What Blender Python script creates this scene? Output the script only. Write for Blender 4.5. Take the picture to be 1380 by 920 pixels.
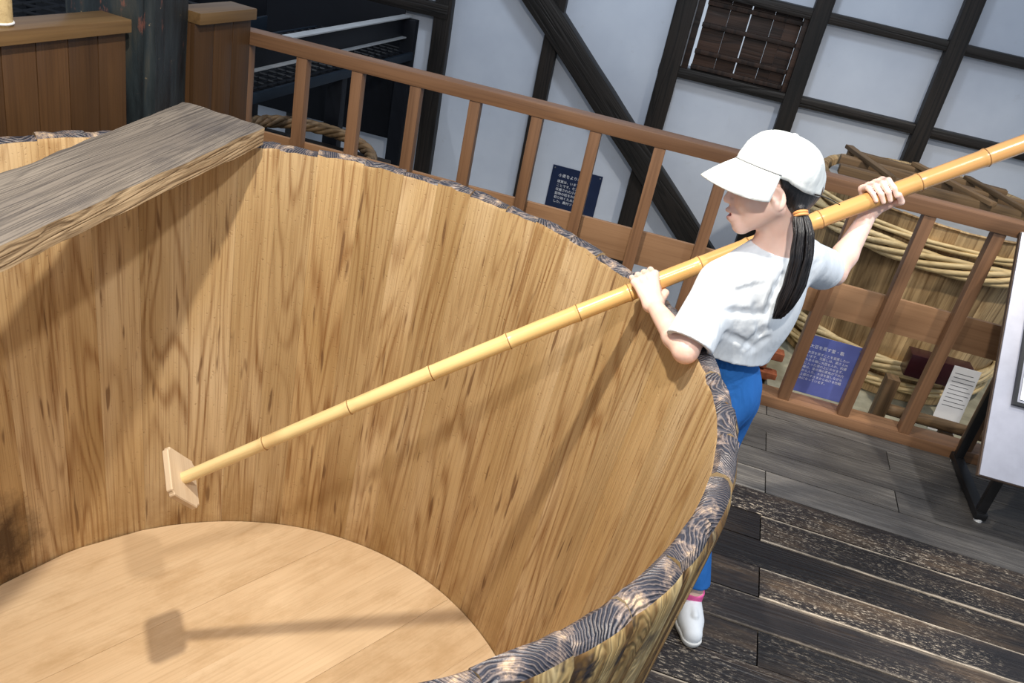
import bpy, bmesh, math, random
import numpy as np
from mathutils import Vector, Matrix, noise as mnoise

random.seed(7)
rng = np.random.default_rng(7)
for o in list(bpy.data.objects):
    bpy.data.objects.remove(o)
scene = bpy.context.scene
COL = scene.collection

# ------------------------------------------------------------------ camera
F_PX, PITCH, ROLL, CAM_H = 1193.16, math.radians(27.71), math.radians(12.42), 1.87
cp, sp, cr, sr = math.cos(PITCH), math.sin(PITCH), math.cos(ROLL), math.sin(ROLL)
FWD = np.array([0, cp, -sp]); UP0 = np.array([0, sp, cp]); R0 = np.array([1.0, 0, 0])
IR = cr * R0 + sr * UP0          # image right in the world
IU = -sr * R0 + cr * UP0         # image up in the world
CAM = np.array([0, 0, CAM_H])
cd = bpy.data.cameras.new('camera')
cd.sensor_width = 36; cd.lens = F_PX / 1380 * 36; cd.clip_start = 0.05
cam = bpy.data.objects.new('camera', cd); COL.objects.link(cam)
M = Matrix.Identity(4)
for i in range(3):
    M[i][0], M[i][1], M[i][2], M[i][3] = IR[i], IU[i], -FWD[i], CAM[i]
cam.matrix_world = M
scene.camera = cam

# ------------------------------------------------------------------ light and exposure
w = bpy.data.worlds.new('world'); scene.world = w; w.use_nodes = True
w.node_tree.nodes['Background'].inputs[0].default_value = (0.74, 0.85, 1.0, 1)
w.node_tree.nodes['Background'].inputs[1].default_value = 0.40
scene.view_settings.view_transform = 'Standard'
scene.view_settings.look = 'None'
scene.view_settings.gamma = 1
scene.view_settings.use_curve_mapping = False
scene.view_settings.exposure = 0.62


def spot(name, loc, aim, power, col, size=0.05, angle=70, blend=0.6):
    d = bpy.data.lights.new(name, 'SPOT'); d.energy = power; d.color = col
    d.shadow_soft_size = size; d.spot_size = math.radians(angle); d.spot_blend = blend
    o = bpy.data.objects.new(name, d); COL.objects.link(o); o.location = loc
    o.rotation_euler = (Vector(aim) - Vector(loc)).to_track_quat('-Z', 'Y').to_euler()
    return o


WARM = (1.0, 0.91, 0.77)
spot('ceiling_spot_vat', (-0.526, 1.576, 3.0), (-0.45, 2.1, 0.2), 215, WARM, 0.045, 100, 0.7)
spot('ceiling_spot_front', (0.30, 0.40, 2.95), (0.35, 2.3, 0.8), 125, (1, .95, .89), 0.06, 95, 0.7)
spot('ceiling_spot_floor', (1.7, 1.7, 3.1), (1.5, 2.3, 0.0), 120, (.95, .97, 1.0), 0.05, 75, 0.9)
spot('ceiling_spot_barrel', (2.3, 2.7, 3.1), (1.9, 4.4, 0.3), 150, WARM, 0.05, 65, 0.8)
spot('ceiling_spot_wall', (0.2, 4.2, 3.3), (0.2, 5.9, 0.6), 66, (.78, .88, 1.0), 0.2, 135, 0.9)

spot('ceiling_spot_catwalk', (-2.3, 4.6, 3.2), (-2.4, 4.9, 0.0), 70, (.88, .94, 1.0), 0.03, 85, 0.7)

# ------------------------------------------------------------------ frames
ORI = np.array([1.046, 3.502, 0.0]); SU = np.array([0.99219, -0.12470, 0.0]); SN_ = np.array([0.12470, 0.99219, 0.0])
RZ = math.atan2(SU[1], SU[0])


def W(s, n, z):
    """railing frame (s along the rail, n towards the wall) to the world"""
    return ORI + SU * s + SN_ * n + np.array([0, 0, z])


def at(px, py, y):
    """point on the ray of a photograph pixel at world depth y"""
    d = FWD + (px - 690) / F_PX * IR - (py - 460) / F_PX * IU
    return CAM + d * (y / d[1])


# ------------------------------------------------------------------ object helpers
def link(o, parent=None):
    COL.objects.link(o)
    if parent is not None:
        o.parent = parent
    return o


def mesh_obj(name, verts, faces, mat=None, parent=None, smooth=False, sharp=None, mats=None, midx=None):
    me = bpy.data.meshes.new(name)
    me.from_pydata([tuple(map(float, v)) for v in verts], [], [tuple(int(i) for i in f) for f in faces])
    for m in (mats or ([mat] if mat else [])):
        me.materials.append(m)
    if midx is not None:
        me.polygons.foreach_set('material_index', list(midx))
    if smooth:
        me.polygons.foreach_set('use_smooth', [True] * len(me.polygons))
        if sharp:
            me.set_sharp_from_angle(angle=math.radians(sharp))
    me.update()
    return link(bpy.data.objects.new(name, me), parent)


def tag(o, label=None, cat=None, group=None, kind=None):
    if label: o['label'] = label
    if cat: o['category'] = cat
    if group: o['group'] = group
    if kind: o['kind'] = kind
    return o


def empty(name, loc=(0, 0, 0), rz=0):
    o = bpy.data.objects.new(name, None); COL.objects.link(o)
    o.location = loc; o.rotation_euler = (0, 0, rz); o.empty_display_size = 0.1
    return o


def box_geo(x0, x1, y0, y1, z0, z1, bev=0.0, seg=1):
    bm = bmesh.new()
    bmesh.ops.create_cube(bm, size=1)
    for v in bm.verts:
        v.co = Vector((x0 + (v.co.x + .5) * (x1 - x0), y0 + (v.co.y + .5) * (y1 - y0), z0 + (v.co.z + .5) * (z1 - z0)))
    if bev:
        bmesh.ops.bevel(bm, geom=bm.edges[:], offset=bev, segments=seg, affect='EDGES', profile=.6)
    return bm


def bm_obj(name, bm, mat, parent=None, smooth=False, sharp=35):
    me = bpy.data.meshes.new(name); bm.to_mesh(me); bm.free()
    if mat: me.materials.append(mat)
    if smooth:
        me.polygons.foreach_set('use_smooth', [True] * len(me.polygons)); me.set_sharp_from_angle(angle=math.radians(sharp))
    return link(bpy.data.objects.new(name, me), parent)


def beam(name, p0, p1, wid, hei, mat, parent=None, up=(0, 0, 1), bev=0.004, rough=0.0):
    """bevelled bar between two points; local x runs along it"""
    p0, p1 = Vector(p0), Vector(p1); d = p1 - p0; L = d.length; x = d.normalized()
    up = Vector(up)
    if abs(up.normalized().dot(x)) > .98: up = Vector(SN_)
    y = up.cross(x).normalized(); z = x.cross(y)
    bm = box_geo(-L / 2, L / 2, -wid / 2, wid / 2, -hei / 2, hei / 2, 0)
    if rough:
        long = [e for e in bm.edges if abs((e.verts[0].co - e.verts[1].co).x) > L * .5]
        bmesh.ops.subdivide_edges(bm, edges=long, cuts=14)
        for v in bm.verts:
            n3 = mnoise.noise_vector(Vector((v.co.x * 3.1 + p0.x * 7, v.co.y * 3, v.co.z * 3 + p0.y * 5)))
            v.co.y += n3.y * rough; v.co.z += n3.z * rough
    if bev:
        es = [e for e in bm.edges if e.is_manifold and e.calc_face_angle(0) > .6]
        bmesh.ops.bevel(bm, geom=es, offset=bev, segments=2, affect='EDGES', profile=.6)
    o = bm_obj(name, bm, mat, parent, smooth=True)
    mt = Matrix(((x.x, y.x, z.x), (x.y, y.y, z.y), (x.z, y.z, z.z))).to_4x4()
    mt.translation = (p0 + p1) / 2
    o.matrix_world = (parent.matrix_world.inverted() @ mt) if parent is not None else mt
    if parent is not None:
        o.matrix_parent_inverse = Matrix.Identity(4)
        o.matrix_basis = mt if parent.matrix_basis == Matrix.Identity(4) else parent.matrix_basis.inverted() @ mt
    return o


def tube_geo(pts, rad, seg=10, closed=False, caps=True, squash=None):
    pts = [Vector(p) for p in pts]; n = len(pts)
    if not hasattr(rad, '__len__'): rad = [rad] * n
    V, Fc = [], []
    t0 = (pts[1] - pts[0]).normalized()
    ref = Vector((0, 0, 1)) if abs(t0.z) < .9 else Vector((1, 0, 0))
    nrm = t0.cross(ref).normalized()
    for i, p in enumerate(pts):
        a = pts[i - 1] if (i > 0 or closed) else p
        b = pts[(i + 1) % n] if (i < n - 1 or closed) else p
        t = (b - a).normalized()
        nrm = (nrm - t * nrm.dot(t)).normalized(); bn = t.cross(nrm)
        for k in range(seg):
            an = 2 * math.pi * k / seg
            V.append(p + (nrm * math.cos(an) + bn * math.sin(an)) * rad[i])
    m = n if closed else n - 1
    for i in range(m):
        for k in range(seg):
            j = (i + 1) % n
            Fc.append((i * seg + k, i * seg + (k + 1) % seg, j * seg + (k + 1) % seg, j * seg + k))
    if caps and not closed:
        Fc.append(tuple(range(seg - 1, -1, -1))); Fc.append(tuple((n - 1) * seg + k for k in range(seg)))
    return V, Fc


def join_geo(parts):
    V, Fc = [], []
    for v, f in parts:
        b = len(V); V += list(v); Fc += [tuple(i + b for i in q) for q in f]
    return V, Fc


# ------------------------------------------------------------------ materials
class NT:
    def __init__(s, name):
        s.m = bpy.data.materials.new(name); s.m.use_nodes = True; s.t = s.m.node_tree
        s.b = s.t.nodes['Principled BSDF']

    def n(s, typ, **kw):
        nd = s.t.nodes.new(typ)
        for k, v in kw.items(): setattr(nd, k, v)
        return nd

    def put(s, sock, v):
        if isinstance(v, bpy.types.NodeSocket): s.t.links.new(v, sock)
        elif v is not None:
            if hasattr(v, '__len__') and len(v) == 3 and sock.type == 'RGBA': v = (*v, 1)
            sock.default_value = v

    def math(s, op, a, b=None, c=None):
        nd = s.n('ShaderNodeMath', operation=op)
        s.put(nd.inputs[0], a); s.put(nd.inputs[1], b)
        if c is not None: s.put(nd.inputs[2], c)
        return nd.outputs[0]

    def vmath(s, op, a, b=None):
        nd = s.n('ShaderNodeVectorMath', operation=op); s.put(nd.inputs[0], a); s.put(nd.inputs[1], b)
        return nd.outputs[1] if op in ('LENGTH', 'DISTANCE', 'DOT_PRODUCT') else nd.outputs[0]

    def noise(s, vec, scale, detail=2, rough=.5, dist=0.0):
        nd = s.n('ShaderNodeTexNoise'); s.put(nd.inputs['Vector'], vec)
        nd.inputs['Scale'].default_value = scale; nd.inputs['Detail'].default_value = detail
        nd.inputs['Roughness'].default_value = rough; nd.inputs['Distortion'].default_value = dist
        return nd.outputs[0]

    def ramp(s, f, stops):
        nd = s.n('ShaderNodeValToRGB'); s.put(nd.inputs[0], f); e = nd.color_ramp.elements
        while len(e) < len(stops): e.new(.5)
        for k, (p, c) in enumerate(stops):
            e[k].position = p; e[k].color = (*c, 1) if hasattr(c, '__len__') else (c, c, c, 1)
        return nd.outputs[0]

    def mix(s, f, a, b, typ='MIX'):
        nd = s.n('ShaderNodeMix', data_type='RGBA', blend_type=typ)
        s.put(nd.inputs[0], f); s.put(nd.inputs[6], a); s.put(nd.inputs[7], b)
        return nd.outputs[2]

    def rng(s, v, a, b, c=0.0, d=1.0):
        nd = s.n('ShaderNodeMapRange'); s.put(nd.inputs[0], v)
        for i, q in enumerate((a, b, c, d)): nd.inputs[i + 1].default_value = q
        return nd.outputs[0]

    def bump(s, h, strength, dist=.01):
        nd = s.n('ShaderNodeBump'); s.put(nd.inputs['Height'], h)
        nd.inputs['Strength'].default_value = strength; nd.inputs['Distance'].default_value = dist
        s.t.links.new(nd.outputs[0], s.b.inputs['Normal'])

    def coords(s, random_off=True):
        tc = s.n('ShaderNodeTexCoord').outputs['Object']
        if not random_off: return tc
        r = s.n('ShaderNodeObjectInfo').outputs['Random']
        k = s.n('ShaderNodeCombineXYZ'); s.put(k.inputs[0], s.math('MULTIPLY', r, 41.3))
        s.put(k.inputs[1], s.math('MULTIPLY', r, 23.7)); s.put(k.inputs[2], s.math('MULTIPLY', r, 67.1))
        s.rand = r
        return s.vmath('ADD', tc, k.outputs[0])

    def scale(s, v, xyz): return s.vmath('MULTIPLY', v, xyz)

    def done(s, col, rough=.6, spec=.3, metal=0.0):
        s.put(s.b.inputs['Base Color'], col); s.put(s.b.inputs['Roughness'], rough)
        s.b.inputs['Specular IOR Level'].default_value = spec; s.b.inputs['Metallic'].default_value = metal
        return s.m


def stretch(axis, k):
    if axis == 'Z': return (1.0, .1, k)                             # staves taper: keep the grain along them
    return tuple(k if a == axis else 1.0 for a in 'XYZ')


def wood(name, dark, mid, light, axis='Z', ring=5.0, lines=9.0, st=.10, line_w=.35, fibre=.35, rough=.6, bump=.25,
         var=.25, grime=None, grime_amt=.6, spec=.3, bdist=.004):
    """grain as contour lines of a noise stretched along the grain, plus fine fibres and blotches"""
    m = NT(name); p = m.coords()
    q = m.scale(p, stretch(axis, st))
    nz = m.noise(q, ring, 2.5, .45, .25)
    c = m.math('SINE', m.math('MULTIPLY', nz, lines * 6.28))
    c = m.math('POWER', m.rng(c, -1, 1), 3.0)                      # thin dark lines
    fb = m.noise(m.scale(p, stretch(axis, .018)), 120, 2, .6)
    bl = m.noise(m.scale(p, stretch(axis, .3)), 3.0, 3, .6)
    base = m.ramp(bl, [(.3, mid), (.7, light)])
    f = m.math('ADD', m.math('MULTIPLY', c, line_w), m.math('MULTIPLY', m.rng(fb, .45, .72), fibre))
    col = m.mix(f, base, dark)
    if grime is not None:
        g = m.noise(m.scale(p, stretch(axis, .5)), 5.0, 6, .7)
        col = m.mix(m.math('MULTIPLY', m.rng(g, .5, .68), grime_amt), col, grime)
    hs = m.n('ShaderNodeHueSaturation'); m.put(hs.inputs['Value'], m.rng(m.rand, 0, 1, 1 - var, 1 + var)); m.put(hs.inputs['Color'], col)
    m.bump(m.math('ADD', m.math('MULTIPLY', c, -.6), m.math('MULTIPLY', fb, 1.0)), bump, bdist)
    return m.done(hs.outputs[0], rough, spec)


def plain(name, col, rough=.5, spec=.4, metal=0.0, mottling=.12, sc=12.0, bump=0.0):
    m = NT(name); p = m.coords(False)
    nz = m.noise(p, sc, 5, .6)
    c = m.mix(m.rng(nz, .3, .7), tuple(x * (1 - mottling) for x in col), tuple(min(1, x * (1 + mottling)) for x in col))
    if bump: m.bump(nz, bump, .005)
    return m.done(c, rough, spec, metal)


MT = {}
MT['vat_in'] = None


def vat_inside():
    m = NT('vat_inside_wood'); p = m.coords(); tc = m.n('ShaderNodeTexCoord').outputs['Object']
    nz = m.noise(m.scale(p, (1, .03, .10)), 6.5, 1.6, .4, .2)
    c = m.math('POWER', m.rng(m.math('SINE', m.math('MULTIPLY', nz, 88.0)), -1, 1), 3.0)
    sel = m.rng(m.noise(m.scale(p, (1, .03, .15)), 5, 2), .36, .58)
    fb = m.noise(m.scale(p, (1, .03, .012)), 170, 3, .6)
    bl = m.noise(m.scale(p, (1, .1, .3)), 3.2, 3, .55)
    base = m.ramp(bl, [(.3, (.40, .262, .115)), (.52, (.51, .355, .18)), (.72, (.63, .475, .285))])
    f = m.math('ADD', m.math('MULTIPLY', m.math('MULTIPLY', c, sel), .55), m.math('MULTIPLY', m.rng(fb, .46, .72), .55))
    col = m.mix(f, base, (.22, .105, .035))
    # deep dark slits and dents in the wood
    sl = m.noise(m.scale(p, (1, .03, .10)), 48, 1, .5)
    col = m.mix(m.math('MULTIPLY', m.rng(sl, .68, .75), .75), col, (.13, .06, .025))
    pit = m.noise(p, 95, 2, .5)
    col = m.mix(m.math('MULTIPLY', m.rng(pit, .68, .76), .45), col, (.2, .1, .035))
    # residue along the bottom
    sx = m.n('ShaderNodeSeparateXYZ'); m.put(sx.inputs[0], tc)
    low = m.rng(sx.outputs[2], -.42, -.80)
    gr = m.math('MULTIPLY', low, m.rng(m.noise(p, 9, 6, .7), .40, .62))
    col = m.mix(m.math('MULTIPLY', gr, .55), col, (.24, .115, .03))
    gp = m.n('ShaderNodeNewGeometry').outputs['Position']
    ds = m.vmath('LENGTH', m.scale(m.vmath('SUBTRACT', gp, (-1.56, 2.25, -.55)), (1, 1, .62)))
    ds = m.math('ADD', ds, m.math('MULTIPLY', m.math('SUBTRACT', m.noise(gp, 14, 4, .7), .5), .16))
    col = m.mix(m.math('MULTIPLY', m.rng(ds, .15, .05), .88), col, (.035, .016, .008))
    hs = m.n('ShaderNodeHueSaturation'); m.put(hs.inputs['Value'], m.rng(m.rand, 0, 1, .9, 1.1)); m.put(hs.inputs['Color'], col)
    h = m.math('ADD', m.math('MULTIPLY', c, -.5), m.math('SUBTRACT', m.math('MULTIPLY', fb, .9), m.math('MULTIPLY', m.rng(pit, .62, .76), .9)))
    m.bump(h, .38, .004)
    return m.done(hs.outputs[0], .55, .3)


def rim_endgrain():
    m = NT('rim_end_grain'); p = m.coords(); tc = m.n('ShaderNodeTexCoord').outputs['Object']
    wob = m.noise(p, 9, 3, .6)
    ctr = m.n('ShaderNodeCombineXYZ'); m.put(ctr.inputs[0], m.rng(m.rand, 0, 1, -.12, .12)); m.put(ctr.inputs[1], .10)
    flat = m.scale(tc, (1, 1, .25))
    d = m.vmath('DISTANCE', flat, ctr.outputs[0])
    r = m.math('SINE', m.math('MULTIPLY', m.math('ADD', d, m.math('MULTIPLY', wob, .014)), 1900.0))
    st = m.noise(p, 19, 5, .7)
    dark = m.ramp(st, [(.33, (.58, .42, .27)), (.42, (.22, .17, .15)), (.50, (.04, .042, .06)), (.75, (.014, .016, .026))])
    col = m.mix(m.math('MULTIPLY', m.rng(r, .1, 1), .26), dark, (.50, .40, .34))
    m.bump(m.math('ADD', m.math('MULTIPLY', r, .6), m.math('MULTIPLY', st, 2.0)), .6, .005)
    return m.done(col, .42, .5)


def vat_outside():
    m = NT('vat_outside_wood'); p = m.coords(); tc = m.n('ShaderNodeTexCoord').outputs['Object']
    nz = m.noise(m.scale(p, (1, .2, .30)), 9.0, 3, .5, .8)
    c = m.rng(m.math('SINE', m.math('MULTIPLY', nz, 90.0)), -1, 1)
    st = m.noise(m.scale(p, (1, .2, .06)), 16, 3, .6)
    base = m.ramp(st, [(.32, (.055, .028, .015)), (.46, (.28, .16, .055)), (.54, (.60, .42, .18)), (.70, (.76, .60, .33))])
    col = m.mix(m.math('MULTIPLY', c, .45), base, (.16, .075, .025))
    bl = m.noise(p, 11, 4, .6)
    sx = m.n('ShaderNodeSeparateXYZ'); m.put(sx.inputs[0], tc)
    col = m.mix(m.math('MULTIPLY', m.rng(sx.outputs[2], .62, .80), m.rng(bl, .55, .66)), col, (.03, .028, .035))
    m.bump(m.math('ADD', c, m.math('MULTIPLY', st, 2)), .5, .005)
    return m.done(col, .5, .35)


MT['vat_in'] = vat_inside(); MT['rim'] = rim_endgrain(); MT['vat_out'] = vat_outside()
MT['vat_floor'] = wood('vat_floor_wood', (.40, .24, .11), (.66, .47, .28), (.78, .59, .38), 'X', 4, 6, .2, .10, .22, .55, .2, .05, (.45, .28, .13), .5)
MT['plank_grey'] = wood('weathered_plank_wood', (.045, .038, .036), (.145, .122, .105), (.26, .22, .18), 'X', 17, 16, .03, .35, .65, .5, .6, .1, (.07, .062, .062), .6)
MT['plank_edge'] = wood('plank_edge_wood', (.09, .055, .03), (.29, .20, .115), (.46, .35, .22), 'X', 12, 16, .05, .5, .5, .6, .7, .1)
MT['rail'] = wood('railing_wood', (.08, .038, .020), (.18, .090, .045), (.25, .132, .068), 'X', 6, 7, .06, .28, .35, .42, .12, .12, spec=.4)
MT['rail_board'] = wood('railing_board_wood', (.15, .07, .033), (.28, .15, .075), (.36, .205, .11), 'X', 4, 6, .12, .25, .25, .45, .1, .1)
MT['fence'] = wood('fence_board_wood', (.085, .038, .014), (.17, .078, .028), (.25, .12, .045), 'Z', 5, 5, .06, .25, .35, .38, .12, .25, (.06, .03, .012), .5, spec=.45)
MT['fence_cap'] = wood('fence_cap_wood', (.07, .036, .014), (.15, .085, .035), (.20, .12, .05), 'X', 5, 6, .06, .3, .3, .4, .1, .05, spec=.5)
MT['timber'] = wood('black_timber', (.003, .003, .003), (.008, .007, .0065), (.026, .019, .015), 'X', 9, 8, .06, .5, .5, .5, .5, .2, spec=.35)
MT['shutter'] = wood('shutter_wood', (.006, .005, .005), (.02, .014, .012), (.065, .034, .022), 'Z', 6, 8, .1, .5, .4, .55, .3, .4)
MT['barrel'] = wood('barrel_wood', (.14, .075, .03), (.36, .225, .10), (.60, .44, .24), 'Z', 9, 9, .07, .4, .5, .55, .5, .38, (.16, .08, .03), .55)
MT['old_wood'] = wood('old_brown_wood', (.04, .025, .015), (.12, .07, .035), (.22, .14, .07), 'X', 6, 8, .07, .4, .4, .55, .3, .3)
MT['paddle'] = wood('paddle_wood', (.45, .3, .17), (.62, .47, .31), (.72, .58, .42), 'Z', 9, 6, .1, .2, .25, .6, .15, .05)
MT['hoop'] = wood('hoop_bamboo', (.30, .19, .08), (.62, .46, .22), (.76, .61, .36), 'X', 14, 4, .3, .25, .3, .45, .2, .1)


def plank_floor(name, dk, md, lt, worn, wear_lo, rough):
    m = NT(name); p = m.coords(); tc = m.n('ShaderNodeTexCoord').outputs['Object']
    sx = m.n('ShaderNodeSeparateXYZ'); m.put(sx.inputs[0], tc)
    fb = m.noise(m.scale(p, (.02, 1, 1)), 95, 3, .65)
    nz = m.noise(m.scale(p, (.05, 1, 1)), 9, 3, .5, .3)
    c = m.rng(m.math('SINE', m.math('MULTIPLY', nz, 95.0)), -1, 1)
    bl = m.noise(m.scale(p, (.3, 1, 1)), 5, 5, .65)
    col = m.ramp(bl, [(.34, dk), (.52, md), (.70, lt)])
    col = m.mix(m.math('MULTIPLY', c, .45), col, dk)
    col = m.mix(m.math('MULTIPLY', m.rng(fb, .45, .75), .5), col, dk)
    sp_ = m.noise(m.scale(p, (.30, 1, 1)), 150, 5, .8)
    wz = m.math('MULTIPLY', m.rng(sp_, wear_lo, wear_lo + .1), m.rng(m.noise(m.scale(p, (.4, 1, 1)), 4, 3), .4, .62))
    col = m.mix(m.math('MULTIPLY', wz, .75), col, worn)
    edge = m.math('ABSOLUTE', sx.outputs[1])
    en = m.math('ADD', edge, m.math('MULTIPLY', m.math('SUBTRACT', m.noise(m.scale(p, (.35, 1, 1)), 22, 4, .7), .5), .022))
    r2 = m.rng(m.math('FRACT', m.math('MULTIPLY', m.rand, 7.3)), .55, 1.0)
    ew = m.math('MULTIPLY', m.rng(en, .064, .0725), r2)
    col = m.mix(m.math('MULTIPLY', ew, .9), col, worn)
    hs = m.n('ShaderNodeHueSaturation'); m.put(hs.inputs['Value'], m.rng(m.rand, 0, 1, .7, 1.3)); m.put(hs.inputs['Color'], col)
    m.bump(m.math('ADD', m.math('MULTIPLY', c, -.5), m.math('MULTIPLY', fb, 1.2)), .5, .004)
    m.put(m.b.inputs['Roughness'], rough)
    return m.done(hs.outputs[0], rough, .4)


MT['floor_dark'] = plank_floor('dark_floor_planks', (.010, .009, .010), (.028, .022, .02), (.115, .075, .045), (.66, .55, .42), .54, .42)
MT['floor_grey'] = plank_floor('grey_floor_planks', (.05, .046, .044), (.12, .11, .10), (.21, .19, .165), (.40, .36, .31), .66, .5)


def plaster():
    m = NT('white_plaster'); p = m.coords(False)
    a = m.noise(p, 1.6, 4, .6); b = m.noise(p, 14, 5, .7)
    col = m.ramp(a, [(.3, (.50, .54, .62)), (.7, (.62, .66, .73))])
    col = m.mix(m.math('MULTIPLY', m.rng(b, .62, .75), .25), col, (.42, .42, .42))
    m.bump(b, .15, .004)
    return m.done(col, .85, .15)


MT['plaster'] = plaster()


def bamboo_mat():
    m = NT('bamboo_skin'); p = m.coords(False)
    sx = m.n('ShaderNodeSeparateXYZ'); m.put(sx.inputs[0], p)
    t = m.rng(sx.outputs[0], 0, 2.7)                               # pale tip, honey-brown butt end
    base = m.ramp(t, [(.0, (.78, .60, .30)), (.35, (.77, .56, .24)), (.55, (.69, .40, .13)), (1.0, (.60, .30, .10))])
    st = m.noise(m.scale(p, (.03, 1, 1)), 70, 3, .6)
    col = m.mix(m.math('MULTIPLY', m.rng(st, .5, .75), .35), base, (.45, .2, .05))
    bl = m.noise(m.scale(p, (.6, 1, 1)), 9, 3, .5)
    col = m.mix(m.math('MULTIPLY', m.rng(bl, .6, .75), .3), col, (.4, .19, .06))
    return m.done(col, .28, .5)


MT['bamboo'] = bamboo_mat()
MT['node'] = plain('bamboo_node_brown', (.33, .17, .06), .45)
MT['steel'] = plain('black_painted_steel', (.004, .005, .008), .5, .2)
MT['steel_blue'] = plain('dark_blue_steel', (.007, .014, .024), .5, .25)
MT['steel_pale'] = plain('pale_steel_flange', (.30, .31, .32), .4, .4)
MT['concrete'] = plain('pale_concrete', (.46, .46, .44), .8, .2, 0, .15, 4)
MT['metal_sheet'] = plain('brushed_metal_sheet', (.36, .36, .41), .42, .5, .35, .16, 5)
MT['black'] = plain('black_metal', (.01, .01, .011), .4, .4)
MT['white_rubber'] = plain('white_rubber', (.7, .7, .7), .6)
MT['brown_edge'] = plain('brown_panel_edge', (.10, .065, .045), .5)
MT['paper'] = plain('white_paper', (.80, .81, .84), .7, .2, 0, .03)
MT['ink'] = plain('grey_ink', (.12, .12, .14), .7, .1)
MT['sign_navy'] = plain('navy_sign', (.012, .022, .062), .4, .4)
MT['sign_blue'] = plain('blue_sign', (.10, .125, .37), .45, .4)
MT['letter'] = plain('white_lettering', (.78, .79, .83), .6, .2, 0, .02)
MT['screw'] = plain('screw_steel', (.4, .41, .42), .35, .5, .8)
MT['maroon'] = plain('maroon_lacquer', (.035, .008, .012), .25, .5)
MT['brick'] = plain('red_brick', (.34, .11, .055), .85, .2, 0, .35, 30, .4)
MT['mortar'] = plain('clay_plaster', (.33, .31, .23), .9, .15, 0, .25, 9, .4)
MT['glass'] = NT('window_glass').m
_b = MT['glass'].node_tree.nodes['Principled BSDF']; _b.inputs['Transmission Weight'].default_value = 1; _b.inputs['Roughness'].default_value = .02


def pillar_mat():
    m = NT('painted_old_pillar'); p = m.coords(False)
    a = m.noise(m.scale(p, (1, 1, .12)), 14, 4, .6); b = m.noise(m.scale(p, (1, 1, .35)), 22, 5, .7)
    col = m.ramp(a, [(.34, (.006, .008, .010)), (.52, (.022, .030, .034)), (.64, (.05, .05, .042)), (.74, (.15, .11, .07))])
    sx = m.n('ShaderNodeSeparateXYZ'); m.put(sx.inputs[0], p)
    hi = m.rng(sx.outputs[2], .9, 1.4)
    col = m.mix(m.math('MULTIPLY', m.rng(b, .60, .66), hi), col, (.26, .09, .06))
    col = m.mix(m.math('MULTIPLY', m.rng(m.noise(p, 26, 4, .7), .70, .74), .8), col, (.36, .26, .14))
    m.bump(m.math('ADD', a, b), .5, .006)
    return m.done(col, .45, .45)


MT['pillar'] = pillar_mat()


# ================================================================== THE SETTING
# ---- plank floor (raised deck, cut round the vat)
VC = np.array([-0.656, 1.825]); V_RT, V_RB, V_ZT, V_ZB = 1.152, 1.028, 0.87, -0.704
V_TH = 0.062
floor = empty('floor'); tag(floor, kind='structure')
FROT = math.radians(-2.3)
fu = np.array([math.cos(RZ + FROT), math.sin(RZ + FROT)]); fn = np.array([-fu[1], fu[0]])
FO = W(0, -.69, 0)[:2]                                             # the seam between grey and dark boards


def floor_plank(a0, a1, b0, b1, mat, top):
    """board between a0..a1 along the grain and b0..b1 across it, minus the vat's hole"""
    vc = VC - FO; va, vb = vc @ fu, vc @ fn; rh = 1.185
    bs = np.linspace(b0, b1, 5); runs = []

    def edge(b):
        q = rh * rh - (b - vb) ** 2
        return math.sqrt(q) if q > 0 else None
    if all(edge(b) is None for b in bs): runs.append([(a0, a1)] * 5)
    else:
        L = [(a0, min(a1, va - (edge(b) or 0))) for b in bs]; Rr = [(max(a0, va + (edge(b) or 0)), a1) for b in bs]
        for q in (L, Rr):
            if all(y - x > .02 for x, y in q): runs.append(q)
    for q in runs:
        ca = (min(x for x, y in q) + max(y for x, y in q)) / 2; cb = (b0 + b1) / 2
        V, Fc, g = [], [], .0022
        for b, (x, y) in zip(np.linspace(b0 + g, b1 - g, 5), q):
            for k, aa in enumerate((x + g, y - g)):
                for z in (top - .035, top): V.append((aa - ca, b - cb, z))
        for i in range(4):
            o = i * 4
            Fc += [(o + 1, o + 3, o + 7, o + 5), (o, o + 4, o + 6, o + 2), (o, o + 1, o + 5, o + 4), (o + 2, o + 6, o + 7, o + 3)]
        Fc += [(0, 2, 3, 1), (16, 17, 19, 18)]
        ob = mesh_obj('plank', V, Fc, mat, floor)
        c2 = FO + fu * ca + fn * cb
        ob.location = (c2[0], c2[1], 0); ob.rotation_euler = (0, 0, RZ + FROT)


rows = [(.0, .155), (.155, .305), (.305, .46), (.46, .61), (.61, .735)]
for k, (b0, b1) in enumerate(rows):
    cut = .62 if k % 2 else .10
    for a0, a1 in ((-4.2, -1.6), (-1.6, cut), (cut, 2.4), (2.4, 4.2)): floor_plank(a0, a1, b0, b1, MT['floor_grey'], 0.0)
b = 0.0; k = 0
while b > -4.3:
    wd = .15
    for a0, a1 in (((-4.2, -1.9), (-1.9, .085), (.085, 2.5), (2.5, 4.2)) if k % 2 else ((-4.2, -2.6), (-2.6, 1.75), (1.75, 4.2))): floor_plank(a0, a1, b - wd, b, MT['floor_dark'], -.001 * (k % 3))
    b -= wd; k += 1
tag(mesh_obj('floor_ground', [W(-7, -6, -.86), W(5, -6, -.86), W(5, 2.45, -.86), W(-7, 2.45, -.86)], [(0, 1, 2, 3)], MT['concrete']), kind='structure')
for k, (p0, p1) in enumerate((((-4.2, .075, -.09), (4.2, .075, -.09)), ((-4.2, -2.9, -.09), (4.2, -2.9, -.09)))):
    tag(beam('trim_%d' % (k + 40), W(*p0), W(*p1), .09, .10, MT['old_wood']), kind='structure')

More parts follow.
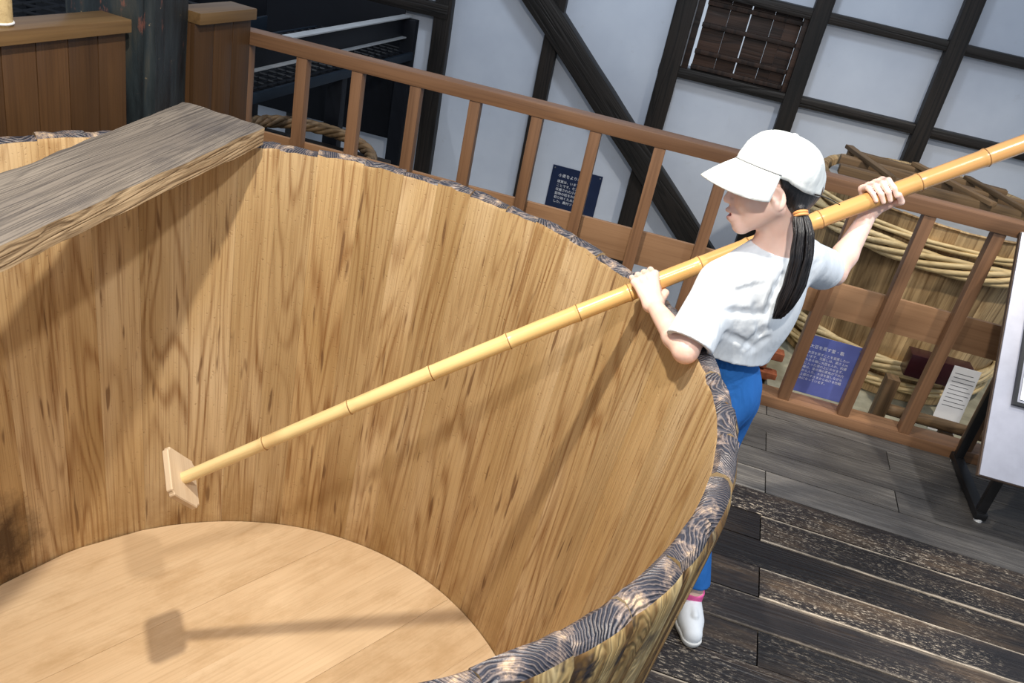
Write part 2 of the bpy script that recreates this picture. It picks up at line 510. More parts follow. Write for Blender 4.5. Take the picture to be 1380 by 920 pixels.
# ---- back wall: plaster with openings, dark timbers proud of it
DW = 2.30
wb = []
for s0, s1, z0, z1 in ((-8, -3.0, -.9, 3.3), (-3.0, -2.36, -.9, 1.0), (-3.0, -2.36, 1.6, 3.3), (-2.36, -.66, -.9, 3.3),
                       (-.66, .0, -.9, .97), (-.66, .0, 1.42, 3.3), (0, 5.5, -.9, 3.3)):
    c8 = [W(s, n, z) for s in (s0, s1) for n in (DW, DW + .12) for z in (z0, z1)]
    wb.append((c8, [(0, 1, 3, 2), (4, 6, 7, 5), (0, 4, 5, 1), (2, 3, 7, 6), (1, 5, 7, 3), (0, 2, 6, 4)]))
tag(mesh_obj('wall_back', *join_geo(wb), MT['plaster']), kind='structure')


def timber(k, s0, z0, s1, z1, wid, dep=.09, rough=.006):
    dn = DW - dep / 2 + .02
    o = beam('trim_%d' % k, W(s0, dn, z0), W(s1, dn, z1), dep if abs(z1 - z0) < abs(s1 - s0) * .3 else wid,
             wid if abs(z1 - z0) < abs(s1 - s0) * .3 else dep, MT['timber'], up=(0, 0, 1) if abs(z1 - z0) < abs(s1 - s0) * .3 else tuple(SN_), bev=.008, rough=rough)
    tag(o, kind='structure'); return o


for k, (s0, s1, wd) in enumerate(((-2.22, -2.26, .115), (-1.50, -1.515, .095), (-.735, -.735, .125), (.05, .052, .105), (.86, .845, .105), (1.75, 1.75, .11), (-3.2, -3.2, .12), (-4.6, -4.6, .12), (2.7, 2.7, .11))):
    timber(k + 1, s0, -.88, s1, 3.25, wd)
timber(20, -.80, .94, 4.5, .945, .062, .08)
timber(21, -.80, 1.445, 4.5, 1.425, .062, .08)
timber(22, -3.3, .965, -2.2, .965, .09, .10)
timber(23, -2.05, 1.56, -.02, -.33, .165, .13)

# ---- shuttered window in the wall (real gaps between the boards)
w1 = empty('window_1'); tag(w1, kind='structure')
n0 = DW - .01
for a0, a1, z0, z1 in ((-.665, -.625, .965, 1.42), (-.03, .0, .965, 1.42)):
    beam('window_frame', W((a0 + a1) / 2, n0, z0), W((a0 + a1) / 2, n0, z1), .05, a1 - a0, MT['shutter'], w1, up=tuple(SU), bev=.003)
edges = [-.607, -.465, -.342, -.336, -.2, -.125, -.031]
gaps = [.003, .0, .0022, .0, .0022, .0]
for i in range(6):
    if edges[i + 1] - edges[i] < .03: continue
    a0, a1 = edges[i] + gaps[i] / 2, edges[i + 1] - .0008
    beam('board', W((a0 + a1) / 2, n0 + .03, .968), W((a0 + a1) / 2, n0 + .03, 1.418), .012, a1 - a0, MT['shutter'], w1, up=tuple(SU), bev=.001)
for z in (.99, 1.085, 1.245, 1.375):
    beam('batten', W(-.61, n0 + .008, z), W(-.03, n0 + .008, z), .028, .026, MT['shutter'], w1, bev=.003)
w2 = empty('window_2'); tag(w2, kind='structure')
for a0, a1, z0, z1 in ((-3.0, -2.95, 1.0, 1.6), (-2.41, -2.36, 1.0, 1.6)):
    beam('window_frame', W((a0 + a1) / 2, DW + .03, z0), W((a0 + a1) / 2, DW + .03, z1), .06, a1 - a0, MT['timber'], w2, up=tuple(SU), bev=.003)
mesh_obj('pane', [W(-2.95, DW + .05, 1.0), W(-2.41, DW + .05, 1.0), W(-2.41, DW + .05, 1.6), W(-2.95, DW + .05, 1.6),
                  W(-2.95, DW + .056, 1.0), W(-2.41, DW + .056, 1.0), W(-2.41, DW + .056, 1.6), W(-2.95, DW + .056, 1.6)],
         [(0, 1, 2, 3), (7, 6, 5, 4), (0, 4, 5, 1), (1, 5, 6, 2), (2, 6, 7, 3), (3, 7, 4, 0)], MT['glass'], w2)

# ---- old square pillar beside the boarded fence
bmp = box_geo(-.165, .165, -.165, .165, -.86, 3.2, 0)
bmesh.ops.subdivide_edges(bmp, edges=[e for e in bmp.edges if abs(e.verts[0].co.z - e.verts[1].co.z) > 1], cuts=40)
bmesh.ops.bevel(bmp, geom=[e for e in bmp.edges if abs(e.verts[0].co.z - e.verts[1].co.z) > .05 and e.calc_face_angle(0) > .5], offset=.03, segments=3, affect='EDGES')
for v in bmp.verts:
    q = mnoise.noise_vector(Vector((v.co.x * 4, v.co.y * 4, v.co.z * 1.7))); v.co.x += q.x * .010; v.co.y += q.y * .010
pil = bm_obj('pillar', bmp, MT['pillar'], None, True, 50); pil.location = W(-2.665, -.50, 0); pil.rotation_euler = (0, 0, RZ + .12)
tag(pil, 'thick old wooden pillar with peeling dark green paint behind the plank', 'pillar')
bk = beam('bracket', W(-2.60, -.665, 1.335), W(-2.52, -.69, 1.315), .012, .05, MT['brown_edge'], pil, bev=.003)
bk.matrix_parent_inverse = pil.matrix_basis.inverted(); bk.matrix_basis = pil.matrix_basis @ bk.matrix_basis

# ================================================================== THE GREAT VAT
STAVE_MATS = [MT['vat_in'], MT['rim'], MT['vat_out']]


def stave_mesh(rt, rb, th, zt, zb, dth, seed, rough_top=1.0, nz=12, nt=5, mats=None):
    """one stave in its own frame: x tangent, y outward, z up from height 0; wavy worn top"""
    V, Fc, mi = [], [], []
    k = (rt - rb) / (zt - zb); ths = np.linspace(-dth / 2, dth / 2, nt + 1)
    prof = []                                                     # (z or None for top, radial offset, slot of the strip that follows)
    zs = np.linspace(zb, zt - .022, nz)
    for z in zs: prof.append((z, 0.0, 0, 0))
    prof += [(zt - .008, .001, 1, 0), (zt, .010, 1, 1), (zt + .003, .026, 1, 1), (zt - .001, .040, 1, 1), (zt - .014, th * .83, 1, 1), (zt - .036, th * .97, 1, 2), (zt - .075, th, 1, 2)]
    for z in zs[::-1]:
        if z < zt - .12: prof.append((z, th, 0, 2))
    nv = len(prof); r0 = rt
    for j, t in enumerate(ths):
        e = 1.0 if j in (0, nt) else 0.0
        for (z, off, top, _) in prof:
            nn = mnoise.noise(Vector((seed * 3.7 + t * 14, off * 40, seed))); n2 = mnoise.noise(Vector((t * 40, off * 70, seed * 1.3 + 5)))
            zz = z + (top * rough_top * (.007 * nn + .005 * n2 + .004 * math.sin(seed * 2.1)) if top else 0)
            rr = rb + k * (zz - zb) + off * (1 + (.10 * nn * rough_top if off > .04 else 0))
            rr += (.0007 * e if off < .01 else -.0025 * e if off > .03 else 0)
            if off >= th - .002: rr += .004 * rough_top * mnoise.noise(Vector((t * 30, zz * 9, seed)))
            tt = t * (1 - .0004 / dth / max(rr, .2))
            V.append((rr * math.sin(tt), rr * math.cos(tt) - r0, zz - (0 if mats else 0)))
    for j in range(nt):
        for i in range(nv):
            i2 = (i + 1) % nv
            Fc.append((j * nv + i, j * nv + i2, (j + 1) * nv + i2, (j + 1) * nv + i))
            mi.append(prof[i2][3] if i2 else 2)
    Fc += [tuple(range(nv - 1, -1, -1)), tuple(nt * nv + i for i in range(nv))]; mi += [0, 0]
    return V, Fc, mi


vat = empty('wooden_vat', (VC[0], VC[1], -.86))
tag(vat, 'huge open wooden vat of tan upright staves with a charred worn rim', 'vat')
tw = [random.uniform(.85, 1.2) for _ in range(50)]; tot = sum(tw); a = 0.0
for i, t in enumerate(tw):
    d = t / tot * 2 * math.pi; mid = a + d / 2; a += d
    V, Fc, mi = stave_mesh(V_RT, V_RB - .012, V_TH, V_ZT, V_ZB - .14, d, i * 1.0, 1.0)
    o = mesh_obj('stave', V, Fc, None, vat, True, 40, STAVE_MATS, mi)
    o.location = (V_RT * math.cos(mid), V_RT * math.sin(mid), .86); o.rotation_euler = (0, 0, mid - math.pi / 2)
# bottom boards
bdir = math.radians(52); nb = 8; rbt = V_RB - .004
for i in range(nb):
    y0, y1 = -rbt + 2 * rbt * i / nb + .0004, -rbt + 2 * rbt * (i + 1) / nb - .0004
    ys = np.linspace(y0, y1, 9); V, Fc = [], []
    for y in ys:
        hx = math.sqrt(max(rbt * rbt - y * y, 1e-4))
        V += [(-hx, y - (y0 + y1) / 2, -.05), (-hx, y - (y0 + y1) / 2, 0), (hx, y - (y0 + y1) / 2, 0), (hx, y - (y0 + y1) / 2, -.05)]
    for j in range(8):
        q = j * 4
        for e in range(4): Fc.append((q + e, q + 4 + e, q + 4 + (e + 1) % 4, q + (e + 1) % 4))
    Fc += [(0, 1, 2, 3), (35, 34, 33, 32)]
    o = mesh_obj('bottom_board', V, Fc, MT['vat_floor'], vat)
    ym = (y0 + y1) / 2
    o.location = (-math.sin(bdir) * ym, math.cos(bdir) * ym, V_ZB + .86 - .0006 * (i % 2)); o.rotation_euler = (0, 0, bdir)

# ---- thick plank lying across the vat
A_, B_ = np.array([-1.287, 2.969]), np.array([-0.973, 2.887])
D_, E_ = np.array([-1.358, 2.047]), np.array([-1.127, 1.680])
dA = (D_ - A_) / np.linalg.norm(D_ - A_); dB = (E_ - B_) / np.linalg.norm(E_ - B_)
LN = 2.55; nx, ny = 60, 12; V, Fc, mi = [], [], []
ctrp = (A_ + B_) / 2 + (dA + dB) / 2 * LN / 2; xd = (dA + dB) / 2; xd /= np.linalg.norm(xd); yd = np.array([-xd[1], xd[0]])
ZP = V_ZT + .014; TP = .066


def plk(i, j, top):
    s = i / nx; p = (A_ + dA * LN * s) * (1 - j / ny) + (B_ + dB * LN * s) * (j / ny)
    l = p - ctrp; x, y = l @ xd, l @ yd
    nn = mnoise.noise(Vector((x * 5, y * 12, 3.0 + top)))
    z = (TP if top else 0) + .003 * nn
    if j in (0, ny):
        y += (.010 * mnoise.noise(Vector((x * 7, top * 3.1, 9 + j))) + .004 * mnoise.noise(Vector((x * 31, top * 2.0, 2 + j)))); z += (-.004 if top else .002)
    if i in (0, nx): x += .010 * mnoise.noise(Vector((y * 18, top * 4.0, 1)))
    return (x, y, z)


idx = {}
for top in (1, 0):
    for i in range(nx + 1):
        for j in range(ny + 1): idx[(i, j, top)] = len(V); V.append(plk(i, j, top))
mrow = {}
for i in range(nx + 1):
    for j in (0, ny):
        for q in (1, 2):
            a1, b1 = V[idx[(i, j, 1)]], V[idx[(i, j, 0)]]; t = q / 3
            sg = (.010 if q == 1 else -.004) * (1 if j == 0 else -1) * (mnoise.noise(Vector((i * .35, q, j))) * .9)
            mrow[(i, j, q)] = len(V); V.append((a1[0], a1[1] * (1 - t) + b1[1] * t + sg, a1[2] * (1 - t) + b1[2] * t))
for i in range(nx):
    for j in range(ny):
        Fc.append((idx[(i, j, 1)], idx[(i + 1, j, 1)], idx[(i + 1, j + 1, 1)], idx[(i, j + 1, 1)])); mi.append(0)
        Fc.append((idx[(i, j, 0)], idx[(i, j + 1, 0)], idx[(i + 1, j + 1, 0)], idx[(i + 1, j, 0)])); mi.append(0)
    for j in (0, ny):
        ch = [lambda i: idx[(i, j, 1)], lambda i: mrow[(i, j, 1)], lambda i: mrow[(i, j, 2)], lambda i: idx[(i, j, 0)]]
        for q in range(3): Fc.append((ch[q](i), ch[q + 1](i), ch[q + 1](i + 1), ch[q](i + 1))); mi.append(1)
for i in (0, nx):
    for j in range(ny): Fc.append((idx[(i, j, 1)], idx[(i, j + 1, 1)], idx[(i, j + 1, 0)], idx[(i, j, 0)])); mi.append(1)
    for j in (0, ny): Fc.append((idx[(i, j, 1)], mrow[(i, j, 1)], mrow[(i, j, 2)], idx[(i, j, 0)])); mi.append(1)
plank = mesh_obj('wooden_plank', V, Fc, None, None, True, 40, [MT['plank_grey'], MT['plank_edge']], mi)
bmf = bmesh.new(); bmf.from_mesh(plank.data); bmesh.ops.recalc_face_normals(bmf, faces=bmf.faces); bmf.to_mesh(plank.data); bmf.free()
plank.location = (ctrp[0], ctrp[1], ZP); plank.rotation_euler = (0, 0, math.atan2(xd[1], xd[0]))
tag(plank, 'thick grey weathered plank lying across the rim of the vat', 'plank')

# ================================================================== RAILING
rail = empty('wooden_railing', tuple(W(-.85, 0, 0)), 0)
tag(rail, 'long brown wooden railing of square posts along the plank floor', 'railing')
rail.matrix_basis = Matrix.Identity(4)
S_L, S_R = -2.50, 1.75
beam('top_rail', W(S_L + .03, .035, 1.024), W(.80, .035, 1.024), .085, .056, MT['rail'], rail, bev=.005)
beam('sill', W(-2.45, .045, .026), W(1.9, .045, .026), .11, .052, MT['rail'], rail, bev=.004)
beam('mid_board', W(-2.44, .058, .543), W(.985, .058, .543), .020, .152, MT['rail_board'], rail, bev=.002)
for s in (-2.455, -2.19, -1.94, -1.68, -1.42, -1.152, -.903, -.634, -.362, -.085, .185, .449, .717):
    beam('post', W(s, .024, .052), W(s, .024, .997), .048, .052 if s > -2.4 else .07, MT['rail'], rail, up=tuple(SN_), bev=.003)
beam('post', W(.985, .024, .052), W(.985, .024, .95), .048, .05, MT['rail'], rail, up=tuple(SN_), bev=.003)

# ---- boarded fence on the left, running towards the viewer
f0, f1, f2 = np.array([-2.416, -.006]), np.array([-2.535, -.70]), np.array([-2.80, -2.35])
fence = empty('boarded_fence'); tag(fence, 'dark brown vertical board fence with a flat cap running past the old pillar', 'fence')


def fence_run(p, q, n_boards):
    d = q - p; L = np.linalg.norm(d); d = d / L; nr = np.array([-d[1], d[0]])
    if nr[0] < 0: nr = -nr
    cpt = lambda t, off, z: W(*(p + d * t + nr * off), z)
    beam('cap', cpt(0, -.05, 1.128), cpt(L, -.05, 1.128), .135, .045, MT['fence_cap'], fence, bev=.004)
    for i in range(n_boards):
        t0, t1 = L * i / n_boards, L * (i + 1) / n_boards; tm = (t0 + t1) / 2
        beam('board', cpt(tm, -.02, .005), cpt(tm, -.02, 1.105), t1 - t0 - .003, .02, MT['fence'], fence, up=tuple(SU * nr[0] + SN_ * nr[1]), bev=.002).rotation_mode = 'XYZ'
    for t in (.03, L - .03): beam('rail_post', cpt(t, -.06, .005), cpt(t, -.06, 1.105), .06, .06, MT['fence'], fence, bev=.002)


# grain of MT['fence'] runs along local z; beams have local x along their length, so use an x-grain twin
MT['fence'] = wood('fence_board_wood_upright', (.024, .012, .006), (.060, .029, .012), (.10, .050, .021), 'X', 5, 5, .06, .25, .35, .36, .12, .22, (.06, .03, .012), .5, spec=.45)
fence_run(f0, np.array([-2.475, -.35]), 3)
fence_run(f1, f2, 13)
mg = empty('bamboo_cup', tuple(W(-2.668, -1.16, 1.1505)))
tag(mg, 'short yellow bamboo cylinder standing on the fence cap', 'container')
V, Fc = tube_geo([(0, 0, 0), (0, 0, .005), (0, 0, .10), (0, 0, .101), (0, 0, .02)], [.040, .042, .042, .034, .033], 20); mesh_obj('cup_body', V, Fc, MT['hoop'], mg, True, 40)
V, Fc = tube_geo([(.0425 * math.cos(t), .0425 * math.sin(t), .008) for t in np.linspace(0, 6.283, 24, endpoint=False)], .004, 6, closed=True); mesh_obj('base_ring', V, Fc, MT['paper'], mg, True)

# ================================================================== BARREL STEAMER BEHIND THE RAILING
BC = W(.85, 1.31, 0); B_RT, B_RB, B_ZT, B_ZB = .64, .54, .80, -.16
barrel = empty('wooden_barrel', (BC[0], BC[1], B_ZB)); tag(barrel, 'large upright wooden barrel bound with braided bamboo hoops behind the railing', 'barrel')
nst = 30
BM = [MT['barrel']] * 3
for i in range(nst):
    d = 2 * math.pi / nst; mid = d * i
    V, Fc, mi = stave_mesh(B_RT - .035, B_RB - .035, .035, B_ZT, B_ZB, d, 100 + i, .4, 6, 3)
    o = mesh_obj('stave', V, Fc, MT['barrel'], barrel, True, 40)
    o.location = ((B_RT - .035) * math.cos(mid), (B_RT - .035) * math.sin(mid), -B_ZB); o.rotation_euler = (0, 0, mid - math.pi / 2)
V, Fc = tube_geo([(0, 0, .90), (0, 0, .925)], [B_RT - .045] * 2, 40); mesh_obj('lid', V, Fc, MT['steel_pale'], barrel)


def braided_hoop(z, n_str, rs, spread, parent, base):
    parts = []; R = B_RB + (B_RT - B_RB) * (z - B_ZB) / (B_ZT - B_ZB)
    for s in range(n_str):
        pts = []
        for t in np.linspace(0, 2 * math.pi, 110, endpoint=False):
            ph = 4 * t + 2 * math.pi * s / n_str
            rr = R + rs * .9 + rs * .7 * (1 + math.cos(ph)); pts.append((rr * math.cos(t), rr * math.sin(t), z - base + spread * math.sin(ph)))
        parts.append(tube_geo(pts, rs, 6, closed=True))
    mesh_obj('bamboo_hoop', *join_geo(parts), MT['hoop'], parent, True)


braided_hoop(.625, 6, .015, .036, barrel, B_ZB); braided_hoop(.71, 3, .010, .012, barrel, B_ZB)
braided_hoop(.03, 6, .014, .030, barrel, B_ZB); braided_hoop(-.07, 4, .012, .018, barrel, B_ZB)

lat = empty('timber_frame', tuple(W(.78, 1.3, .825))); tag(lat, 'old brown frame of crossed bars lying on top of the barrel', 'frame')
lat.matrix_basis = Matrix.Identity(4)
zl = .8345
for p0, p1, ww, hh in (((.30, 1.42, zl), (1.30, 1.38, zl), .06, .045), ((.27, 1.18, zl), (1.32, 1.14, zl), .06, .045), ((.36, 1.60, zl), (1.22, 1.56, zl), .055, .045),
                       ((.36, 1.62, zl + .034), (.52, 1.10, zl + .034), .045, .022), ((.72, 1.60, zl + .034), (1.02, 1.08, zl + .034), .045, .022), ((1.0, 1.58, zl + .034), (1.20, 1.1, zl + .034), .04, .022)):
    beam('bar', W(*p0), W(*p1), ww, hh, MT['old_wood'], lat, bev=.004, rough=.003)

# ---- brick and clay kiln under the barrel
kiln = empty('brick_kiln', tuple(W(.6, 1.3, -.86))); kiln.matrix_basis = Matrix.Identity(4)
tag(kiln, 'clay plastered brick kiln standing under the barrel', 'kiln')
for nm, (s0, s1, q0, q1, z0, z1) in (('kiln_body', (.20, 1.9, .54, 2.15, -.86, -.165)), ('kiln_shoulder', (-.10, .20, .62, 1.6, .0, .11)), ('kiln_pier', (-.16, .17, .66, 1.6, -.86, .0))):
    bmk = box_geo(s0, s1, q0, q1, z0, z1, .02, 2)
    o = bm_obj(nm, bmk, MT['mortar'], kiln, True); o.location = ORI; o.rotation_euler = (0, 0, RZ)
bmk = box_geo(-.048, .048, -.03, .03, -.024, .024, .005, 1); bme = bpy.data.meshes.new('brick'); bmk.to_mesh(bme); bmk.free(); bme.materials.append(MT['brick'])
for r in range(7):
    for c_ in range(4):
        s = -.12 + c_ * .106 + (.04 if r % 2 else 0)
        if s > .20: continue
        o = link(bpy.data.objects.new('brick', bme), kiln); o.location = W(s, .645 + random.uniform(-.004, .004), -.035 - r * .06); o.rotation_euler = (0, 0, RZ + random.uniform(-.03, .03))

# ---- low trestle, box and papers between railing and barrel
tres = empty('trestle', tuple(W(.9, .3, 0))); tres.matrix_basis = Matrix.Identity(4); tag(tres, 'low dark wooden trestle with a round bar behind the railing sill', 'trestle')
beam('trestle_post', W(.675, .30, -.164), W(.675, .30, .165), .06, .065, MT['old_wood'], tres, up=tuple(SN_), bev=.004)
beam('trestle_post', W(1.0, .30, -.164), W(1.0, .30, -.035), .06, .065, MT['old_wood'], tres, up=tuple(SN_), bev=.004)
V, Fc = tube_geo([W(.66, .30, .0), W(.9, .3, -.002), W(1.36, .30, -.004)], .028, 12); mesh_obj('round_bar', V, Fc, MT['old_wood'], tres, True, 50)
beam('foot', W(.6, .30, -.1645), W(1.4, .30, -.1645), .08, .03, MT['old_wood'], tres)
tag(beam('kiln_ledge', W(.25, .36, -.21), W(2.2, .36, -.21), .34, .06, MT['concrete']), 'pale ledge in front of the kiln below the sill', 'ledge')
bx_ = beam('lacquer_box', W(.80, .62, .13), W(1.10, .62, .13), .10, .12, MT['maroon'], bev=.006); tag(bx_, 'dark maroon lacquered box hung against the barrel', 'box')


def paper(s, n, z, wd, hh, lean, yaw, label, lines):
    o = empty('paper_sheet', tuple(W(s, n, z)), RZ + yaw); o.rotation_euler = (lean, 0, RZ + yaw); tag(o, label, 'paper')
    bm_obj('sheet', box_geo(-wd / 2, wd / 2, -.001, .001, 0, hh), MT['paper'], o)
    if lines:
        parts = []
        for k in range(lines):
            z0 = hh * (.9 - .55 * k / lines); x1 = wd * (.42 if k % 3 else .3)
            parts.append(([(-wd * .38, -.0016, z0 - .002), (x1, -.0016, z0 - .002), (x1, -.0016, z0 + .001), (-wd * .38, -.0016, z0 + .001)], [(0, 1, 2, 3)]))
        mesh_obj('print', *join_geo(parts), MT['ink'], o)


paper(1.03, .44, -.11, .125, .34, -.12, 0, 'white printed paper sheet leaning behind the round bar', 9)
paper(1.13, .21, -.178, .10, .16, -.5, .1, 'small blank white card below the round bar', 0)

# ---- bent hoop lying beyond the left posts
parts = []
for s in range(5):
    pts = []
    for t in np.linspace(0, 2 * math.pi, 80, endpoint=False):
        ph = 7 * t + s * 1.2566; r = .36 + .018 * math.cos(ph)
        pts.append(W(-2.42 + r * math.cos(t) * 1.0, .62 + r * .85 * math.sin(t), .405 + .022 * math.sin(ph) + .02 * math.cos(t - 2.2)))
    parts.append(tube_geo(pts, .015, 6, closed=True))
hp = mesh_obj('twisted_hoop', *join_geo(parts), MT['old_wood'], None, True); tag(hp, 'brown twisted bamboo hoop resting on a stand beyond the railing', 'hoop')
st = empty('hoop_stand', tuple(W(-2.42, .62, -.86))); st.matrix_basis = Matrix.Identity(4); tag(st, 'dark low wooden stand under the twisted hoop', 'stand')
for ds, dn in ((-.2, -.2), (.2, -.2), (-.2, .2), (.2, .2)): beam('leg', W(-2.42 + ds, .62 + dn, -.858), W(-2.42 + ds, .62 + dn, .30), .05, .05, MT['timber'], st)
bm_obj('top', box_geo(-.38, .38, -.32, .32, .30, .343, .004), MT['timber'], st).matrix_basis = Matrix.Translation(W(-2.42, .62, 0)) @ Matrix.Rotation(RZ, 4, 'Z')

# ---- steel catwalk on the far left
cat = empty('steel_catwalk'); tag(cat, 'black steel catwalk with open grating beyond the left end of the railing', 'catwalk')
q0, q1 = np.array([-2.683, -.25]), np.array([-2.42, 2.10]); dv = (q1 - q0) / np.linalg.norm(q1 - q0)
P = lambda t, off, z: W(*(q0 + dv * t + np.array([dv[1], -dv[0]]) * off), z)
LB = np.linalg.norm(q1 - q0)
beam('beam_web', P(0, 0, .85), P(LB, 0, .85), .008, .12, MT['steel'], cat)
beam('top_flange', P(0, 0, .912), P(LB, 0, .912), .06, .008, MT['steel_pale'], cat, bev=.001)
beam('bottom_flange', P(0, 0, .788), P(LB, 0, .788), .06, .008, MT['steel_pale'], cat, bev=.001)
beam('edge_beam', P(0, .08, .685), P(LB - .05, .08, .685), .02, .05, MT['steel_blue'], cat)
beam('edge_beam', P(0, -.62, .685), P(LB - .05, -.62, .685), .02, .05, MT['steel_blue'], cat)
for t in (1.45, LB - .02):
    beam('column', P(t, .03, -.858), P(t, .03, .90 if t > 2 else .66), .09, .075, MT['steel'], cat)
beam('column', P(.75, -.55, -.858), P(.75, -.55, .66), .09, .09, MT['timber'], cat)
parts = []
for i in range(29):
    t = LB * i / 28
    parts.append(tube_geo([P(t, .07, .70), P(t, -.61, .70)], .006, 4))
for i in range(14):
    off = .07 - .68 * i / 13; parts.append(tube_geo([P(0, off, .70), P(LB - .05, off, .70)], .006, 4))
tag(mesh_obj('grating', *join_geo(parts), MT['steel'], cat), kind='stuff')
beam('dark_backing', W(-6.0, 2.19, .50), W(-2.47, 2.19, .50), .012, .86, MT['steel'], cat)  # added dark sheet standing in for the black opening behind the catwalk
gr = cat
parts = []
for i in range(16): parts.append(tube_geo([W(-4.4 + i * .1, -.9, .90), W(-4.4 + i * .1, 1.1, .90)], .007, 4))
for i in range(17): parts.append(tube_geo([W(-4.4, -.9 + i * .125, .90), W(-2.9, -.9 + i * .125, .90)], .007, 4))
tag(mesh_obj('grating', *join_geo(parts), MT['steel'], gr), kind='stuff')
beam('edge_beam', W(-2.9, -.9, .86), W(-2.9, 1.1, .86), .02, .09, MT['steel_blue'], gr)
beam('edge_beam', W(-4.4, 1.1, .95), W(-2.9, 1.1, .95), .02, .28, MT['steel'], gr)
for s, n in ((-2.95, -.85), (-2.95, 1.05), (-4.35, -.85), (-4.35, 1.05)): beam('column', W(s, n, -.858), W(s, n, .88), .08, .08, MT['steel'], gr)

# ================================================================== SIGNS AND DESK
def text_mesh(txt, size, mat, parent, loc):
    cu = bpy.data.curves.new('lettering', 'FONT'); cu.body = txt; cu.size = size; cu.space_line = 1.28; cu.resolution_u = 2
    tmp = bpy.data.objects.new('lettering_curve', cu); COL.objects.link(tmp)
    bpy.context.view_layer.update()
    me = bpy.data.meshes.new_from_object(tmp.evaluated_get(bpy.context.evaluated_depsgraph_get()))
    bpy.data.objects.remove(tmp); bpy.data.curves.remove(cu)
    me.materials.clear(); me.materials.append(mat)
    o = link(bpy.data.objects.new('lettering', me), parent); o.location = loc; o.rotation_euler = (math.pi / 2, 0, 0)
    return o


def sign(name, s, n, z, wd, hh, mat, label, title, body, ts, bs, tx, lean=0.0):
    o = empty(name, tuple(W(s, n, z)), RZ); o.rotation_euler = (lean, 0, RZ); tag(o, label, 'sign')
    bm_obj('panel', box_geo(-wd / 2, wd / 2, 0, .006, 0, hh, .001), mat, o)
    text_mesh(title, ts, MT['letter'], o, (tx, -.0012, hh * .80))
    text_mesh(body, bs, MT['letter'], o, (tx, -.0012, hh * .80 - ts * 1.5))
    for sx in (-1, 1):
        V, Fc = tube_geo([(sx * (wd / 2 - .016), -.003, hh - .016), (sx * (wd / 2 - .016), .001, hh - .016)], .005, 10); mesh_obj('screw', V, Fc, MT['screw'], o)


sign('information_sign', -1.15, DW - .008, -.20, .35, .355, MT['sign_navy'], 'navy sign with white lettering fixed to the plaster wall', '小麦をよりわける',
     '唐箕は、いまでいう\nことです。むかし、\n収穫された小麦や\n穀物の粒をわけたり\n取り除くために使\nした。農村づくり', .027, .0225, -.125)
sign('information_sign', .335, .115, .053, .262, .275, MT['sign_blue'], 'blue sign with white lettering standing between two railing posts', '大豆を蒸す釜・甑',
     '大豆を蒸すことを豆蒸したい\nいます。豆蒸しは、高さ１ｍ\nもある桶に大豆を入れ、約湯\nに入った釜の上にのせます。\n桶は、釜の湯の蒸気が下の穴\nから入り、大豆を蒸しながら\n上部のすきまからぬける仕組\nみになっています。', .0190, .0142, -.098, -.10)

desk = empty('display_desk', tuple(W(.948, -.46, 0)), RZ); tag(desk, 'slanted metal display desk on black legs beside the railing', 'desk')
dl = lambda s, n, z: (s - .948, n + .46, z)
ang = math.radians(49.0)
pan = empty('desk_panel'); pan.parent = desk; pan.location = dl(.774, -.654, .30); pan.rotation_euler = (ang, 0, 0)
bm_obj('sheet', box_geo(.003, 1.2, .003, .964, -.002, .004, .001), MT['metal_sheet'], pan)
bm_obj('core_board', box_geo(0, 1.203, 0, .967, -.022, -.0025, .001), MT['brown_edge'], pan)
fr = [box_geo(.068, .80, .285, .297, .004, .022), box_geo(.068, .080, .297, .85, .004, .022), box_geo(.068, .80, .85, .862, .004, .022), box_geo(.788, .80, .297, .85, .004, .022)]
for b_ in fr: bm_obj('picture_frame', b_, MT['black'], pan)
bm_obj('picture', box_geo(.095, .775, .312, .838, .004, .008), MT['paper'], pan)
for s in (.948, 1.75):
    o = beam('foot_bar', dl(s, -.47, .026), dl(s, -.014, .026), .045, .03, MT['black']); o.parent = desk
    o = beam('leg', dl(s, -.44, .036), dl(s, -.44, .48), .035, .035, MT['black']); o.parent = desk
    o = beam('leg', dl(s, -.045, .036), dl(s, -.045, .96), .035, .035, MT['black']); o.parent = desk
    for n in (-.455, -.03):
        V, Fc = tube_geo([dl(s, n, 0.0005), dl(s, n, .014)], .016, 12); mesh_obj('rubber_foot', V, Fc, MT['white_rubber'], desk)
o = beam('cross_bar', dl(.948, -.045, .30), dl(1.75, -.045, .30), .03, .05, MT['black']); o.parent = desk
# ================================================================== BAMBOO STIRRING PADDLE
PL0 = np.array([-.864, 2.031, .120]); PL1 = np.array([1.286, 2.598, 1.465])
PA = (PL1 - PL0) / np.linalg.norm(PL1 - PL0)


def pole_t(px_):
    """distance along the pole at which it crosses photograph column px_"""
    best = None
    for t in np.linspace(0, 3.2, 1600):
        v = PL0 + PA * t - CAM; x = 690 + F_PX * (v @ IR) / (v @ FWD)
        if best is None or abs(x - px_) < best[0]: best = (abs(x - px_), t)
    return best[1]


def pole_r(t): return float(np.interp(t, [0, 1.3, 3.2], [.0185, .0245, .0255]))


